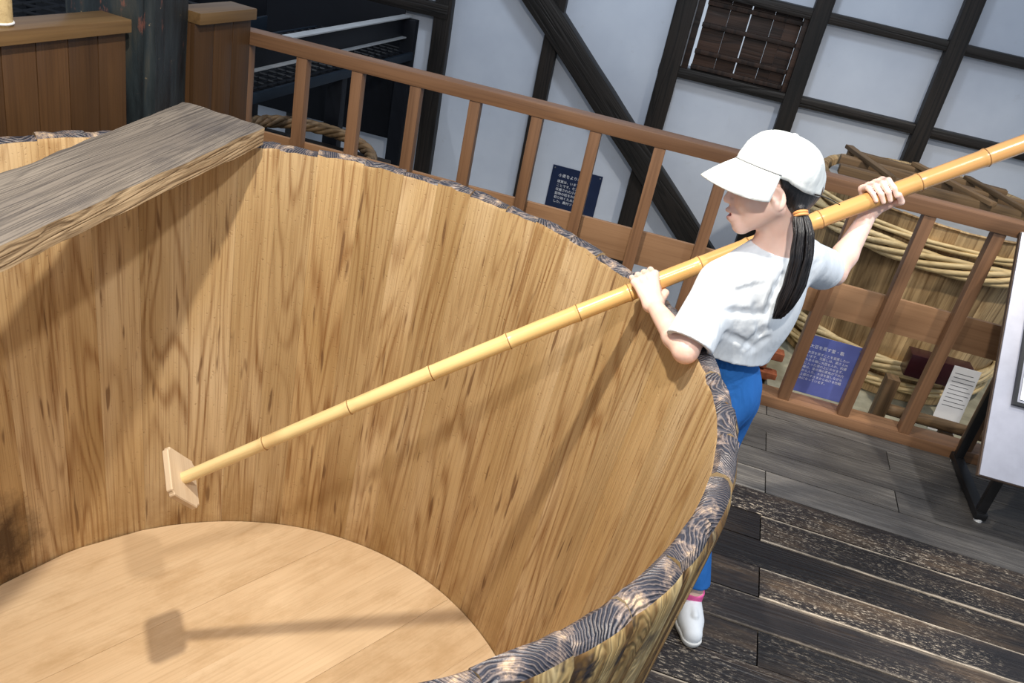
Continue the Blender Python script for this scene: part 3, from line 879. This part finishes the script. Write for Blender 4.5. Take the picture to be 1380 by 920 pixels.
padl = empty('stirring_paddle', tuple(PL0)); tag(padl, 'long yellow bamboo pole with a small square paddle held over the vat', 'paddle')
nodes_t = [pole_t(x) for x in (357, 473, 584, 688, 782, 850, 945, 1010, 1105, 1237, 1327)] + [2.95]
ts = sorted(set([0.0, .02] + [x for t in nodes_t for x in (t - .02, t - .007, t, t + .007, t + .02)] + list(np.linspace(.1, 3.15, 30))))
bow = lambda t: .027 * math.sin(math.pi * min(t, 2.7) / 2.7)
pts = [(t, 0, bow(t)) for t in ts]
rad = []
for t in ts:
    d = min(abs(t - q) for q in nodes_t); rad.append(pole_r(t) * (1.075 if d < .003 else 1.01 if d < .01 else .985 if d < .03 else 1.0))
V, Fc = tube_geo(pts, rad, 18); pole = mesh_obj('pole', V, Fc, MT['bamboo'], padl, True, 50)
hx = np.cross(PA, [0, 0, 1.0]); hx /= np.linalg.norm(hx); vx = np.cross(hx, PA)
rot = Matrix(((PA[0], -hx[0], vx[0]), (PA[1], -hx[1], vx[1]), (PA[2], -hx[2], vx[2])))
pole.rotation_euler = rot.to_euler()
for t in nodes_t:
    r = pole_r(t) * 1.06
    V, Fc = tube_geo([(t + .0035, r * math.cos(q) + .0, r * math.sin(q)) for q in np.linspace(0, 6.2832, 20, endpoint=False)], .0016, 5, closed=True)
    nd = mesh_obj('node_ring', V, Fc, MT['node'], pole, True); nd.location = (0, 0, bow(t))
e1 = -.47 * hx - .88 * vx; e2 = .89 * hx - .45 * vx; e1 /= np.linalg.norm(e1); e2 = e2 - e1 * (e2 @ e1); e2 /= np.linalg.norm(e2)
bmb = box_geo(-.0745, .0745, -.010, .010, -.08, .08, 0)
bmesh.ops.bevel(bmb, geom=[e for e in bmb.edges if abs(e.verts[0].co.y - e.verts[1].co.y) > .01], offset=.012, segments=3, affect='EDGES')
bmesh.ops.bevel(bmb, geom=[e for e in bmb.edges if e.calc_face_angle(0) > .9], offset=.003, segments=1, affect='EDGES')
bl = bm_obj('paddle_blade', bmb, MT['paddle'], padl, True)
nn_ = np.cross(e1, e2)
bl.rotation_euler = Matrix(((e1[0], nn_[0], -e2[0]), (e1[1], nn_[1], -e2[1]), (e1[2], nn_[2], -e2[2]))).to_euler()
bl.location = tuple(-PA * .004 + e1 * .002 - e2 * .004)


# ================================================================== PERSON (distance-field sculpting on a grid)
class Field:
    def __init__(s, lo, hi, h):
        s.lo = np.array(lo, float); s.h = h; s.n = np.ceil((np.array(hi) - s.lo) / h).astype(int) + 1
        s.v = np.full(s.n, .08, np.float32)

    def region(s, lo, hi):
        a = np.clip(((np.array(lo) - s.lo) / s.h).astype(int), 0, s.n - 1); b = np.clip(((np.array(hi) - s.lo) / s.h).astype(int) + 2, 1, s.n)
        ax = [s.lo[i] + s.h * np.arange(a[i], b[i]) for i in range(3)]
        X = np.stack(np.meshgrid(*ax, indexing='ij'), -1).astype(np.float32)
        return tuple(slice(a[i], b[i]) for i in range(3)), X

    def put(s, fn, lo, hi, k=.012, op='add'):
        m = .05 + k
        sl, X = s.region(np.array(lo) - m, np.array(hi) + m)
        if 0 in X.shape: return
        d = fn(X); v = s.v[sl]
        if op == 'add':
            hh = np.clip(.5 + .5 * (v - d) / k, 0, 1); s.v[sl] = v * (1 - hh) + d * hh - k * hh * (1 - hh)
        else:
            d = -d; hh = np.clip(.5 - .5 * (v - d) / k, 0, 1); s.v[sl] = v * (1 - hh) + d * hh + k * hh * (1 - hh)

    def cone(s, a, b, ra, rb, k=.012, op='add'):
        a, b = np.array(a, np.float32), np.array(b, np.float32); ab = b - a; L2 = float(ab @ ab) + 1e-9

        def fn(X):
            q = X - a; t = np.clip(q @ ab / L2, 0, 1)
            return np.linalg.norm(q - t[..., None] * ab, axis=-1) - (ra + (rb - ra) * t)
        r = max(ra, rb); s.put(fn, np.minimum(a, b) - r, np.maximum(a, b) + r, k, op)

    def ell(s, c, axes, rad, k=.012, op='add'):
        c = np.array(c, np.float32); A = np.array(axes, np.float32); r = np.array(rad, np.float32)

        def fn(X):
            q = (X - c) @ A.T; k0 = np.linalg.norm(q / r, axis=-1); k1 = np.linalg.norm(q / (r * r), axis=-1) + 1e-6
            return k0 * (k0 - 1) / k1
        R = float(r.max()); s.put(fn, c - R, c + R, k, op)

    def half(s, c, nrm, lo, hi, k=.004):
        """cut away the side the normal points to, inside the given box"""
        c = np.array(c, np.float32); nrm = np.array(nrm, np.float32); nrm = nrm / np.linalg.norm(nrm)
        sl, X = s.region(lo, hi); s.v[sl] = np.maximum(s.v[sl], (X - c) @ nrm)

    def mesh(s):
        v = s.v; ins = v < 0; n = s.n
        cnt = np.zeros(n - 1, np.uint8)
        for dx in (0, 1):
            for dy in (0, 1):
                for dz in (0, 1): cnt += ins[dx:n[0] - 1 + dx, dy:n[1] - 1 + dy, dz:n[2] - 1 + dz]
        cells = np.argwhere((cnt > 0) & (cnt < 8)); cid = np.full(n - 1, -1, np.int32); cid[tuple(cells.T)] = np.arange(len(cells))
        acc = np.zeros((len(cells), 3)); num = np.zeros(len(cells))
        cor = [(0, 0, 0), (1, 0, 0), (0, 1, 0), (1, 1, 0), (0, 0, 1), (1, 0, 1), (0, 1, 1), (1, 1, 1)]
        cv = [v[tuple((cells + c).T)] for c in cor]
        for i in range(8):
            for ax in range(3):
                if cor[i][ax]: continue
                j = i + (1, 2, 4)[ax]; a, b = cv[i], cv[j]; m = (a < 0) != (b < 0)
                t = np.where(m, a / np.where(a - b == 0, 1, a - b), 0)
                p = np.array(cor[i], float) + np.eye(3)[ax] * t[:, None]
                acc[m] += p[m]; num[m] += 1
        V = s.lo + s.h * (cells + acc / np.maximum(num, 1)[:, None])
        Fs = []
        for ax in range(3):
            sa = [slice(None)] * 3; sb = [slice(None)] * 3; sa[ax] = slice(0, -1); sb[ax] = slice(1, None)
            A, B = ins[tuple(sa)], ins[tuple(sb)]; e = np.argwhere(A != B)
            u_, w_ = [(1, 2), (2, 0), (0, 1)][ax]
            ok = (e[:, u_] > 0) & (e[:, w_] > 0) & (e[:, u_] < n[u_] - 1) & (e[:, w_] < n[w_] - 1); e = e[ok]
            q = []
            for du, dw in ((-1, -1), (0, -1), (0, 0), (-1, 0)):
                c = e.copy(); c[:, u_] += du; c[:, w_] += dw; q.append(cid[tuple(c.T)])
            q = np.stack(q, 1); fl = ~A[tuple(e.T)]; q[fl] = q[fl][:, ::-1]; Fs.append(q)
        return V, np.concatenate(Fs)


def field_obj(name, F, mat, parent=None):
    V, Q = F.mesh(); me = bpy.data.meshes.new(name)
    me.vertices.add(len(V)); me.vertices.foreach_set('co', V.astype(np.float32).ravel())
    me.loops.add(Q.size); me.loops.foreach_set('vertex_index', Q.astype(np.int32).ravel())
    me.polygons.add(len(Q)); me.polygons.foreach_set('loop_start', np.arange(0, Q.size, 4, dtype=np.int32))
    me.polygons.foreach_set('use_smooth', [True] * len(Q)); me.materials.append(mat); me.update(calc_edges=True); me.validate()
    return link(bpy.data.objects.new(name, me), parent)


nrmz = lambda v: np.array(v, float) / np.linalg.norm(v)


def skin_mat():
    m = NT('skin'); p = m.n('ShaderNodeTexCoord').outputs['Object']
    a = m.noise(p, 22, 3, .5)
    col = m.ramp(a, [(.3, (.80, .52, .42)), (.7, (.86, .61, .51))])
    dl_ = m.vmath('DISTANCE', p, tuple(HO + .088 * HF - .071 * HU))
    col = m.mix(m.math('MULTIPLY', m.rng(dl_, .024, .014), .75), col, (.52, .17, .15))
    dm = m.vmath('DISTANCE', m.vmath('ADD', p, tuple(-(HO + .072 * HF - .0705 * HU))), (0, 0, 0))
    col = m.mix(m.rng(dm, .0125, .008), col, (.12, .03, .03))
    m.bump(m.noise(p, 400, 2), .05, .001)
    m.b.inputs['Subsurface Weight'].default_value = .12; m.b.inputs['Subsurface Radius'].default_value = (.02, .008, .004); m.b.inputs['Subsurface Scale'].default_value = .3
    return m.done(col, .45, .4)


# --- joints (photograph columns and rows turned into rays, depths from what they touch)
HO = at(1038, 250, 2.20)
HF = nrmz(-IR + .10 * FWD + .02 * IU)
HU = IU - .30 * FWD; HU = nrmz(HU - HF * (HU @ HF)); HS = np.cross(HU, HF)      # HS: her left, towards the viewer
hd = lambda x, y, z: HO + HF * x + HS * y + HU * z
HAX = np.array([HF, HS, HU])
neckb = at(1046, 335, 2.205)
Lsh, Rsh = at(972, 383, 2.17), at(1080, 350, 2.245)
Lel = at(924, 472, 2.055); Rel = at(1124, 368, 2.43)
tL, tR = pole_t(874), pole_t(1187)
off = lambda t: PL0 + PA * t + vx * bow(t)
Lh, Rh = off(tL), off(tR)
chest = at(1014, 405, 2.20); waist = at(972, 480, 2.22); hip = at(968, 538, 2.24)
LAT = nrmz(Rsh - Lsh); HLAT = nrmz((.62, .78, 0)); SPN = nrmz(neckb - waist)
BKW = nrmz(np.cross(SPN, LAT)); LAT2 = np.cross(BKW, SPN)
PAX = np.array([LAT2, BKW, SPN]); HIPAX = np.array([HLAT, np.cross([0, 0, 1], HLAT), [0, 0, 1.0]])
Lft = np.array([.690, 2.06, 0]); Rft = np.array([.66, 2.37, 0])
Lhip, Rhip = hip - HLAT * .068 + [0, 0, -.02], hip + HLAT * .068 + [0, 0, -.02]
SHIN = {0: np.array([-.042, .032, .25]), 1: np.array([0, 0, .25])}
Lkn, Rkn = np.array([.612, 2.175, .37]), np.array([.665, 2.31, .37])
# the leg that shows is the one nearest the viewer
if Lhip[0] > Rhip[0]: Lhip, Rhip = Rhip, Lhip

B = Field((.25, 1.88, -.01), (1.06, 2.62, 1.44), .0031)
# head
B.ell(hd(-.016, 0, .034), HAX, (.094, .074, .088), .01)
B.ell(hd(.030, 0, -.032), HAX, (.058, .056, .075), .03)
for s in (1, -1):
    B.cone(hd(-.004, s * .050, -.045), hd(.062, s * .010, -.098), .026, .018, .022)
    B.ell(hd(.056, s * .034, -.034), HAX, (.026, .026, .026), .02)
B.cone(hd(.067, -.006, -.099), hd(.067, .006, -.099), .0185, .0185, .014)
B.ell(hd(.070, 0, .024), HAX, (.022, .050, .018), .02)
for s in (1, -1): B.ell(hd(.090, s * .030, -.002), HAX, (.014, .017, .011), .012, 'sub')
B.cone(hd(.083, 0, .004), hd(.103, 0, -.033), .0085, .0105, .010)
for s in (1, -1): B.cone(hd(.092, s * .011, -.039), hd(.094, s * .010, -.039), .0075, .0075, .006)
B.ell(hd(.083, 0, -.070), HAX, (.020, .026, .024), .012)
B.ell(hd(.100, 0, -.0705), HAX, (.022, .020, .0058), .004, 'sub')
B.ell(hd(.097, 0, -.0605), HAX, (.0095, .021, .0052), .005)
B.ell(hd(.092, 0, -.0815), HAX, (.0095, .018, .0062), .005)
for s in (1, -1):
    ea = np.array([nrmz(HF * .95 - HU * .25), HS * s, nrmz(HU * .95 + HF * .25)])
    B.ell(hd(-.008, s * .075, -.022), ea, (.0185, .0065, .031), .005)
    B.ell(hd(-.004, s * .082, -.018), ea, (.0105, .0062, .019), .003, 'sub')
    B.ell(hd(.003, s * .076, -.026), ea, (.0045, .006, .007), .003)
# neck and trunk
nk0 = hd(-.030, 0, -.055)
B.cone(nk0, neckb, .050, .054, .022)
B.cone(neckb, chest, .054, .070, .03)
B.cone(neckb - SPN * .015, Lsh + [0, 0, .01], .040, .038, .035); B.cone(neckb - SPN * .015, Rsh + [0, 0, .01], .040, .038, .035)
B.ell(chest, PAX, (.108, .068, .14), .02); B.ell(waist, PAX, (.092, .066, .12), .02); B.ell(hip, HIPAX, (.108, .085, .10), .02)
# legs and feet
for hp_, kn, ft, fd, sn_ in ((Lhip, Lkn, Lft, nrmz((.08, -1, 0)), Lft + SHIN[0]), (Rhip, Rkn, Rft, nrmz((-.6, .8, 0)), Rft + SHIN[1])):
    B.cone(hp_, kn, .072, .048, .02); B.cone(kn, sn_, .044, .040, .02); B.cone(sn_, ft + [0, 0, .09], .040, .027, .02)
    B.cone(ft + [0, 0, .09], ft + [0, 0, .045] - fd * .02, .029, .024, .015); B.cone(ft + [0, 0, .045], ft + fd * .075 + [0, 0, .030], .026, .018, .015)


def arm(sh, el, hand, P, ra, rel, rw):
    """upper arm, forearm to a wrist set off from the pole on the palm side"""
    wr = hand + P; fd = nrmz(wr - el)
    B.cone(sh, el, ra, rel, .015); mid = el + (wr - el) * .3
    B.cone(el, mid, rel, rel * 1.06, .012); B.cone(mid, wr, rel * 1.06, rw, .012)
    return wr


def grip(c, r, Pd, wr, st_=60):
    """hand closed round the pole: Pd points from the pole to the palm, fingers go over the top"""
    Pd = nrmz(Pd - PA * (Pd @ PA)); Q = np.cross(PA, Pd)
    if Q[2] < 0: Q = -Q
    pt = lambda a, deg, rr: c + PA * a + (Pd * math.cos(math.radians(deg)) + Q * math.sin(math.radians(deg))) * rr
    offs = [(-.029, .0074, .84), (-.0100, .0082, .97), (.0098, .0085, 1.0), (.0290, .0084, .94)]
    for a, fr, ln in offs:
        rr = r + fr * .85
        m0 = pt(a * 1.02, st_, r + .021); p1 = pt(a, st_ + 66 * ln, rr + .007); p2 = pt(a + .001, st_ + 116 * ln, rr + .003); p3 = pt(a + .002, st_ + 160 * ln, rr)
        B.cone(m0, p1, fr * 1.16, fr * 1.06, .003); B.cone(p1, p2, fr * 1.06, fr * .96, .0025); B.cone(p2, p3, fr * .96, fr * .82, .0025)
        B.cone(m0, m0, fr * 1.25, fr * 1.25, .004)
        B.cone(m0, wr + PA * a * .45 + Q * .006, fr * 1.30, .0150, .011)
    B.cone(wr - PA * .009, wr + PA * .009, .0195, .0195, .012)
    palm = pt(0, 8, r + .013); B.cone(palm - PA * .024, palm + PA * .022, .0125, .0135, .010)
    a = .040
    t0 = wr + PA * .016; t1 = pt(a * 1.02, -32, r + .017); t2 = pt(a * 1.10, -92, r + .0115); t3 = pt(a * .95, -140, r + .009)
    B.cone(t0, t1, .0150, .0120, .008); B.cone(t1, t2, .0112, .0098, .003); B.cone(t2, t3, .0098, .0078, .003)
    return t3


rL, rR = pole_r(tL), pole_r(tR)
PL_dir = nrmz((Lel - Lh) - PA * ((Lel - Lh) @ PA))
wL = arm(Lsh, Lel, Lh, PL_dir * .062 + nrmz(Lel - Lh) * .012 - np.array([0, 0, .012]), .042, .033, .0215)
grip(Lh, rL, PL_dir, wL, 66)
PR_dir = nrmz(np.array([.05, .62, -.55])); PR_dir = nrmz(PR_dir - PA * (PR_dir @ PA))
wR = arm(Rsh, Rel, Rh, PR_dir * .050 + nrmz(Rel - Rh) * .030, .042, .034, .0215)
grip(Rh, rR, PR_dir, wR, 72)
MT['skin'] = skin_mat()
person = field_obj('person', B, MT['skin'])
tag(person, 'person in white cap, white t-shirt and blue trousers gripping the bamboo pole', 'person')


# --- clothes
def cloth(name, col, folds, rough=.85, sc=9.0):
    m = NT(name); p = m.coords(False)
    a = m.noise(m.scale(p, (1.0, 1.0, .45)), sc, 3, .5, 1.2); b_ = m.noise(p, 420, 2)
    c = m.mix(m.rng(a, .3, .7), tuple(x * .93 for x in col), col)
    m.bump(m.math('ADD', m.math('MULTIPLY', a, 1.0), m.math('MULTIPLY', b_, .02)), folds, .03)
    return m.done(c, rough, .15)


MT['shirt'] = cloth('white_cotton', (.70, .745, .79), .35, .9, 11)
MT['pants'] = cloth('blue_denim', (.028, .15, .46), .35, .85, 14)
MT['cap'] = cloth('white_cap_cotton', (.66, .69, .68), .4, .9, 12)
MT['hair'] = None


def folds(F, pts):
    """soft creases: shallow grooves pressed along the given lines"""
    for a_, b_, r in pts: F.cone(a_, b_, r, r * .4, .018, 'sub')


S = Field((.30, 1.93, .68), (.95, 2.46, 1.24), .0040)
S.ell(chest + SPN * .01, PAX, (.138, .097, .165), .03)
S.ell(chest - SPN * .07 + BKW * 0, PAX, (.132, .098, .15), .04)
S.ell(waist + SPN * .00, PAX, (.126, .102, .15), .04)
S.cone(waist, waist - SPN * .12, .100, .112, .04)
S.cone(neckb - SPN * .028, Lsh, .056, .050, .035); S.cone(neckb - SPN * .028, Rsh, .056, .050, .035)
Lsl = Lsh + (Lel - Lsh) * .90; Rsl = Rsh + (Rel - Rsh) * .66
S.cone(Lsh, Lsl + (Lel - Lsh) * .10, .060, .066, .03); S.cone(Rsh, Rsl + (Rel - Rsh) * .10, .058, .060, .03)
# creases on the back, from the armpits and down the sleeve
def surf(Fd, px_, py_):
    """first point where the ray of a photograph pixel meets the field"""
    d = nrmz(at(px_, py_, 2.0) - CAM); ts_ = np.arange(1.6, 3.2, .002); Pq = CAM + ts_[:, None] * d
    ix = np.round((Pq - Fd.lo) / Fd.h).astype(int); ok = np.all((ix >= 0) & (ix < Fd.n), 1)
    for p_, i_, o_ in zip(Pq, ix, ok):
        if o_ and Fd.v[tuple(i_)] < 0: return p_
    return None


for (x0, y0), (x1, y1), dep in (((980, 398), (1030, 384), .0055), ((974, 420), (1034, 424), .0065), ((968, 446), (1010, 466), .0055), ((1012, 474), (1034, 456), .005),
                                ((962, 362), (944, 436), .007), ((948, 376), (922, 440), .006), ((975, 372), (966, 420), .007), ((986, 372), (976, 405), .008),
                                ((1054, 372), (1030, 432), .006), ((1030, 445), (1002, 470), .006), ((1094, 345), (1078, 392), .006), ((1104, 350), (1092, 380), .005),
                                ((1000, 350), (1030, 352), .004), ((1018, 400), (1024, 450), .005)):
    qs = [surf(S, x0 + (x1 - x0) * t, y0 + (y1 - y0) * t) for t in (0, .25, .5, .75, 1)]
    qs = [q for q in qs if q is not None]
    for u_, (p_, q_) in enumerate(zip(qs[:-1], qs[1:])):
        if np.linalg.norm(p_ - q_) < .05: S.cone(p_ - FWD * .004, q_ - FWD * .004, dep * (.5 if u_ == 0 else .85), dep * (.2 if u_ == len(qs) - 2 else .85), .016, 'sub')
big = ((.2, 1.8, .5), (1.1, 2.6, 1.4))
hem = at(985, 487, 2.12)
S.half(hem, -nrmz(SPN + .10 * BKW), (.25, 1.9, .6), (1.0, 2.5, .95))
for e, d_, r, lo in ((Lsl, nrmz(Lel - Lsh), .054, Lel), (Rsl, nrmz(Rel - Rsh), .047, Rel)):
    S.half(e, d_, np.minimum(e, e + d_ * .08) - .062, np.maximum(e, e + d_ * .08) + .062)
    S.cone(e - d_ * .025, e + d_ * .06, r - .006, r + .004, .004, 'sub')
S.cone(neckb + SPN * .004, neckb + (nk0 - neckb) * .9, .060, .075, .006, 'sub')
shirt = field_obj('t_shirt', S, MT['shirt'], person); shirt['label'] = 'loose white short-sleeved t-shirt'

T = Field((.40, 1.95, .10), (.98, 2.52, .86), .0048)
T.ell(hip + [0, 0, .02], HIPAX, (.125, .104, .13), .03); T.cone(hip + [0, 0, .05], waist + SPN * .03, .096, .088, .03)
for hp_, kn, ft, sn_ in ((Lhip, Lkn, Lft, Lft + SHIN[0]), (Rhip, Rkn, Rft, Rft + SHIN[1])):
    T.cone(hp_, kn, .088, .068, .03); T.cone(kn, sn_, .064, .053, .02); T.cone(sn_, ft + [-.004, .003, .115], .054, .049, .01)
    T.half(ft + [0, 0, .135], (0, 0, -1), ft + [-.08, -.08, .0], ft + [.08, .08, .16])
    T.cone(ft + [0, 0, .09], ft + [-.004, .003, .140], .034, .034, .004, 'sub')
for k in range(9):
    x0 = 962 + k * 7; T.cone(at(x0, 490, 2.135), at(x0 - 10, 540, 2.12), .004, .001, .008, 'sub')
field_obj('trousers', T, MT['pants'], person)

# shoe, sock for each foot
MT['shoe'] = plain('white_shoe_canvas', (.74, .77, .80), .7, .2, 0, .06); MT['sock'] = plain('pink_sock', (.80, .13, .36), .8, .1); MT['sole'] = plain('white_sole', (.62, .62, .60), .6)
for ft, fd in ((Lft, nrmz((.08, -1, 0))), (Rft, nrmz((-.6, .8, 0)))):
    K = Field(ft + [-.17, -.17, -.004], ft + [.17, .17, .12], .0034)
    K.cone(ft - fd * .045 + [0, 0, .045], ft + fd * .06 + [0, 0, .040], .034, .035, .015); K.cone(ft + fd * .06 + [0, 0, .036], ft + fd * .105 + [0, 0, .030], .036, .029, .015)
    K.cone(ft - fd * .02 + [0, 0, .062], ft + fd * .03 + [0, 0, .056], .033, .030, .02)
    K.cone(ft + fd * .045 + [0, 0, .074], ft + fd * .075 + [0, 0, .070], .012, .012, .004)
    K.half(ft + [0, 0, .014], (0, 0, -1), ft + [-.17, -.17, -.01], ft + [.17, .17, .06])
    K.cone(ft + [0, 0, .07] - fd * .012, ft + [0, 0, .15] - fd * .012, .029, .040, .005, 'sub')
    sho = field_obj('shoe', K, MT['shoe'], person)
    K = Field(ft + [-.17, -.17, -.004], ft + [.17, .17, .06], .0034)
    K.cone(ft - fd * .045 + [0, 0, .02], ft + fd * .06 + [0, 0, .02], .037, .039, .01); K.cone(ft + fd * .06 + [0, 0, .02], ft + fd * .107 + [0, 0, .02], .039, .032, .01)
    K.half(ft + [0, 0, .001], (0, 0, -1), ft + [-.17, -.17, -.01], ft + [.17, .17, .03]); K.half(ft + [0, 0, .020], (0, 0, 1), ft + [-.17, -.17, 0], ft + [.17, .17, .06])
    field_obj('sole', K, MT['sole'], sho)
    K = Field(ft + [-.06, -.06, .05], ft + [.06, .06, .15], .003)
    K.cone(ft + [0, 0, .06] - fd * .006, ft + [0, 0, .098] - fd * .002, .0365, .0345, .005); K.half(ft + [0, 0, .104], (0, 0, 1), ft + [-.06, -.06, .06], ft + [.06, .06, .15])
    field_obj('sock', K, MT['sock'], person)


# --- hair
def hair_mat():
    m = NT('black_hair'); p = m.n('ShaderNodeTexCoord').outputs['Object']
    st_ = m.noise(m.scale(p, (1, 1, .06)), 260, 3, .6)
    m.bump(st_, .6, .003)
    return m.done(m.mix(m.rng(st_, .4, .7), (.004, .004, .005), (.022, .018, .018)), .33, .5)


MT['hair'] = hair_mat()
tie = at(1079, 286, 2.125)
Hh = Field(HO - .16, HO + .16, .0034)
Hh.ell(hd(-.024, 0, .028), HAX, (.094, .080, .094), .01)
Hh.cone(hd(-.06, .02, -.02), tie + (hd(-.06, 0, -.02) - tie) * .15, .055, .016, .03)
Hh.cone(hd(-.075, 0, -.01), hd(-.062, 0, -.055), .05, .03, .02)
Hh.half(hd(-.014, 0, 0), HF * 1.0 - HU * .25, HO - .17, HO + .17)
for s in (1, -1): Hh.ell(hd(.002, s * .082, -.032), HAX, (.030, .02, .036), .01, 'sub')
field_obj('hair', Hh, MT['hair'], person)
pt_pts = [tie, at(1083, 315, 2.095), at(1079, 350, 2.075), at(1070, 385, 2.07), at(1056, 415, 2.068), at(1045, 432, 2.068)]
fine = []
for i in range(len(pt_pts) - 1):
    for q in np.linspace(0, 1, 7, endpoint=False): fine.append(pt_pts[i] * (1 - q) + pt_pts[i + 1] * q)
fine.append(pt_pts[-1])
strands = []
for k in range(150):
    a_ = random.uniform(0, 6.283); r_ = math.sqrt(random.random()); e_ = random.uniform(.86, 1.0); pp, rr = [], []
    for i, c_ in enumerate(fine):
        f_ = i / (len(fine) - 1)
        if f_ > e_: break
        wd = np.interp(f_, [0, .08, .35, .7, 1], [.010, .020, .027, .026, .013]) * r_
        wb_ = .0015 * math.sin(k * 1.7 + f_ * 9)
        pp.append(c_ + IR * (wd * math.cos(a_) * 1.0 + wb_) + FWD * (wd * math.sin(a_) * .62)); rr.append(np.interp(f_ / e_, [0, .8, 1], [.0034, .0032, .0008]))
    strands.append(tube_geo(pp, rr, 5))
tag(mesh_obj('ponytail', *join_geo(strands), MT['hair'], person, True), kind='stuff')
td = nrmz(fine[3] - fine[0]); tn = nrmz(np.cross(td, FWD)); tb = np.cross(td, tn)
MT['tie'] = plain('orange_hair_tie', (.62, .29, .10), .6)
V, Fc = join_geo([tube_geo([tie + td * (.004 + dz) + (tn * math.cos(q) + tb * math.sin(q)) * .0145 for q in np.linspace(0, 6.283, 20, endpoint=False)], .0042, 6, closed=True) for dz in (-.003, .004)])
mesh_obj('hair_tie', V, Fc, MT['tie'], person, True)

# --- cap: crown, visor, button, cord
capo = empty('cap'); capo.parent = person; capo['label'] = 'white cotton cap with a long visor'
CT = math.radians(-20)                                               # cap sits a little lower at the back
cF = HF * math.cos(CT) + HU * math.sin(CT) * -1; cU = np.cross(cF, HS) * -1
cU = nrmz(HU - cF * (HU @ cF))
cc = hd(-.016, 0, .024)
cpos = lambda x, y, z: cc + cF * x + HS * y + cU * z
V, Fc = [], []; nph, nth = 72, 22
for j in range(nth + 1):
    th = (math.pi / 2) * j / nth
    for i in range(nph):
        ph = 2 * math.pi * i / nph
        rz = math.cos(th) ** .72; a_ = .112 if math.cos(ph) < 0 else .108
        wr_ = mnoise.noise(Vector((math.cos(ph) * 3, math.sin(ph) * 3, th * 2.6))) * .0035 + .003 * mnoise.noise(Vector((math.cos(ph) * 7, math.sin(ph) * 7, th * 5)))
        pk = .004 * max(0, -math.cos(ph)) * math.sin(ph * 17) * max(0, 1 - th * 2.2)
        seam = -.0016 * math.exp(-((math.sin(ph * 3) / .12) ** 2)) * (1 if th > .15 else 0)
        x = (a_ + wr_ + pk + seam) * rz * math.cos(ph); y = (.092 + wr_ + pk + seam) * rz * math.sin(ph); z = .104 * math.sin(th) ** .92 + (-.012 if math.cos(ph) < -.1 else 0) * (1 - th / 1.57) * min(1, -math.cos(ph) * 2) if math.cos(ph) < -.1 else .104 * math.sin(th) ** .92
        V.append(cpos(x, y, z))
for j in range(nth):
    for i in range(nph): Fc.append((j * nph + i, j * nph + (i + 1) % nph, (j + 1) * nph + (i + 1) % nph, (j + 1) * nph + i))
cr_ = mesh_obj('crown', V, Fc, MT['cap'], capo, True)
md = cr_.modifiers.new('thick', 'SOLIDIFY'); md.thickness = .0025; md.offset = 1
V, Fc = [], []; npv, nr = 40, 10
for i in range(npv + 1):
    ph = math.radians(-84 + 168 * i / npv); c_, s_ = math.cos(ph), math.sin(ph); ext = .066 * max(0, math.cos(ph * .90)) ** .5 + .004
    for j in range(nr + 1):
        t = j / nr; x = (.109 + ext * t * .97) * c_; y = (.093 + ext * t * .42) * s_
        z = .006 - .98 * ext * t * (.75 + .25 * t) - .030 * (abs(s_) ** 2) * t
        V.append(cpos(x, y, z))
for i in range(npv):
    for j in range(nr): q = i * (nr + 1) + j; Fc.append((q, q + nr + 1, q + nr + 2, q + 1))
vz = mesh_obj('visor', V, Fc, MT['cap'], capo, True); md = vz.modifiers.new('thick', 'SOLIDIFY'); md.thickness = .004; md.offset = 0
V, Fc = tube_geo([cpos(.1115 * math.cos(q), .0955 * math.sin(q), .0075) for q in np.radians(np.linspace(-84, 84, 40))], .0018, 6); mesh_obj('seam', V, Fc, MT['steel_pale'], capo, True)
V, Fc = tube_geo([cpos(0, 0, .102), cpos(0, 0, .107), cpos(0, 0, .109)], [.009, .008, .003], 14); mesh_obj('button', V, Fc, MT['cap'], capo, True)
V, Fc = tube_geo([at(1098, 262, 2.14), at(1108, 264, 2.13), at(1120, 269, 2.13), at(1132, 276, 2.13)], [.0022, .0016, .0014, .0012], 6); mesh_obj('cord', V, Fc, MT['hair'], capo, True)
MT['eye'] = plain('dark_eye', (.02, .012, .01), .2)
for s in (1, -1):
    V, Fc = tube_geo([hd(.078, s * .020, -.001), hd(.0805, s * .030, .000), hd(.076, s * .040, -.001)], [.002, .0034, .002], 8); mesh_obj('eye', V, Fc, MT['eye'], person, True)
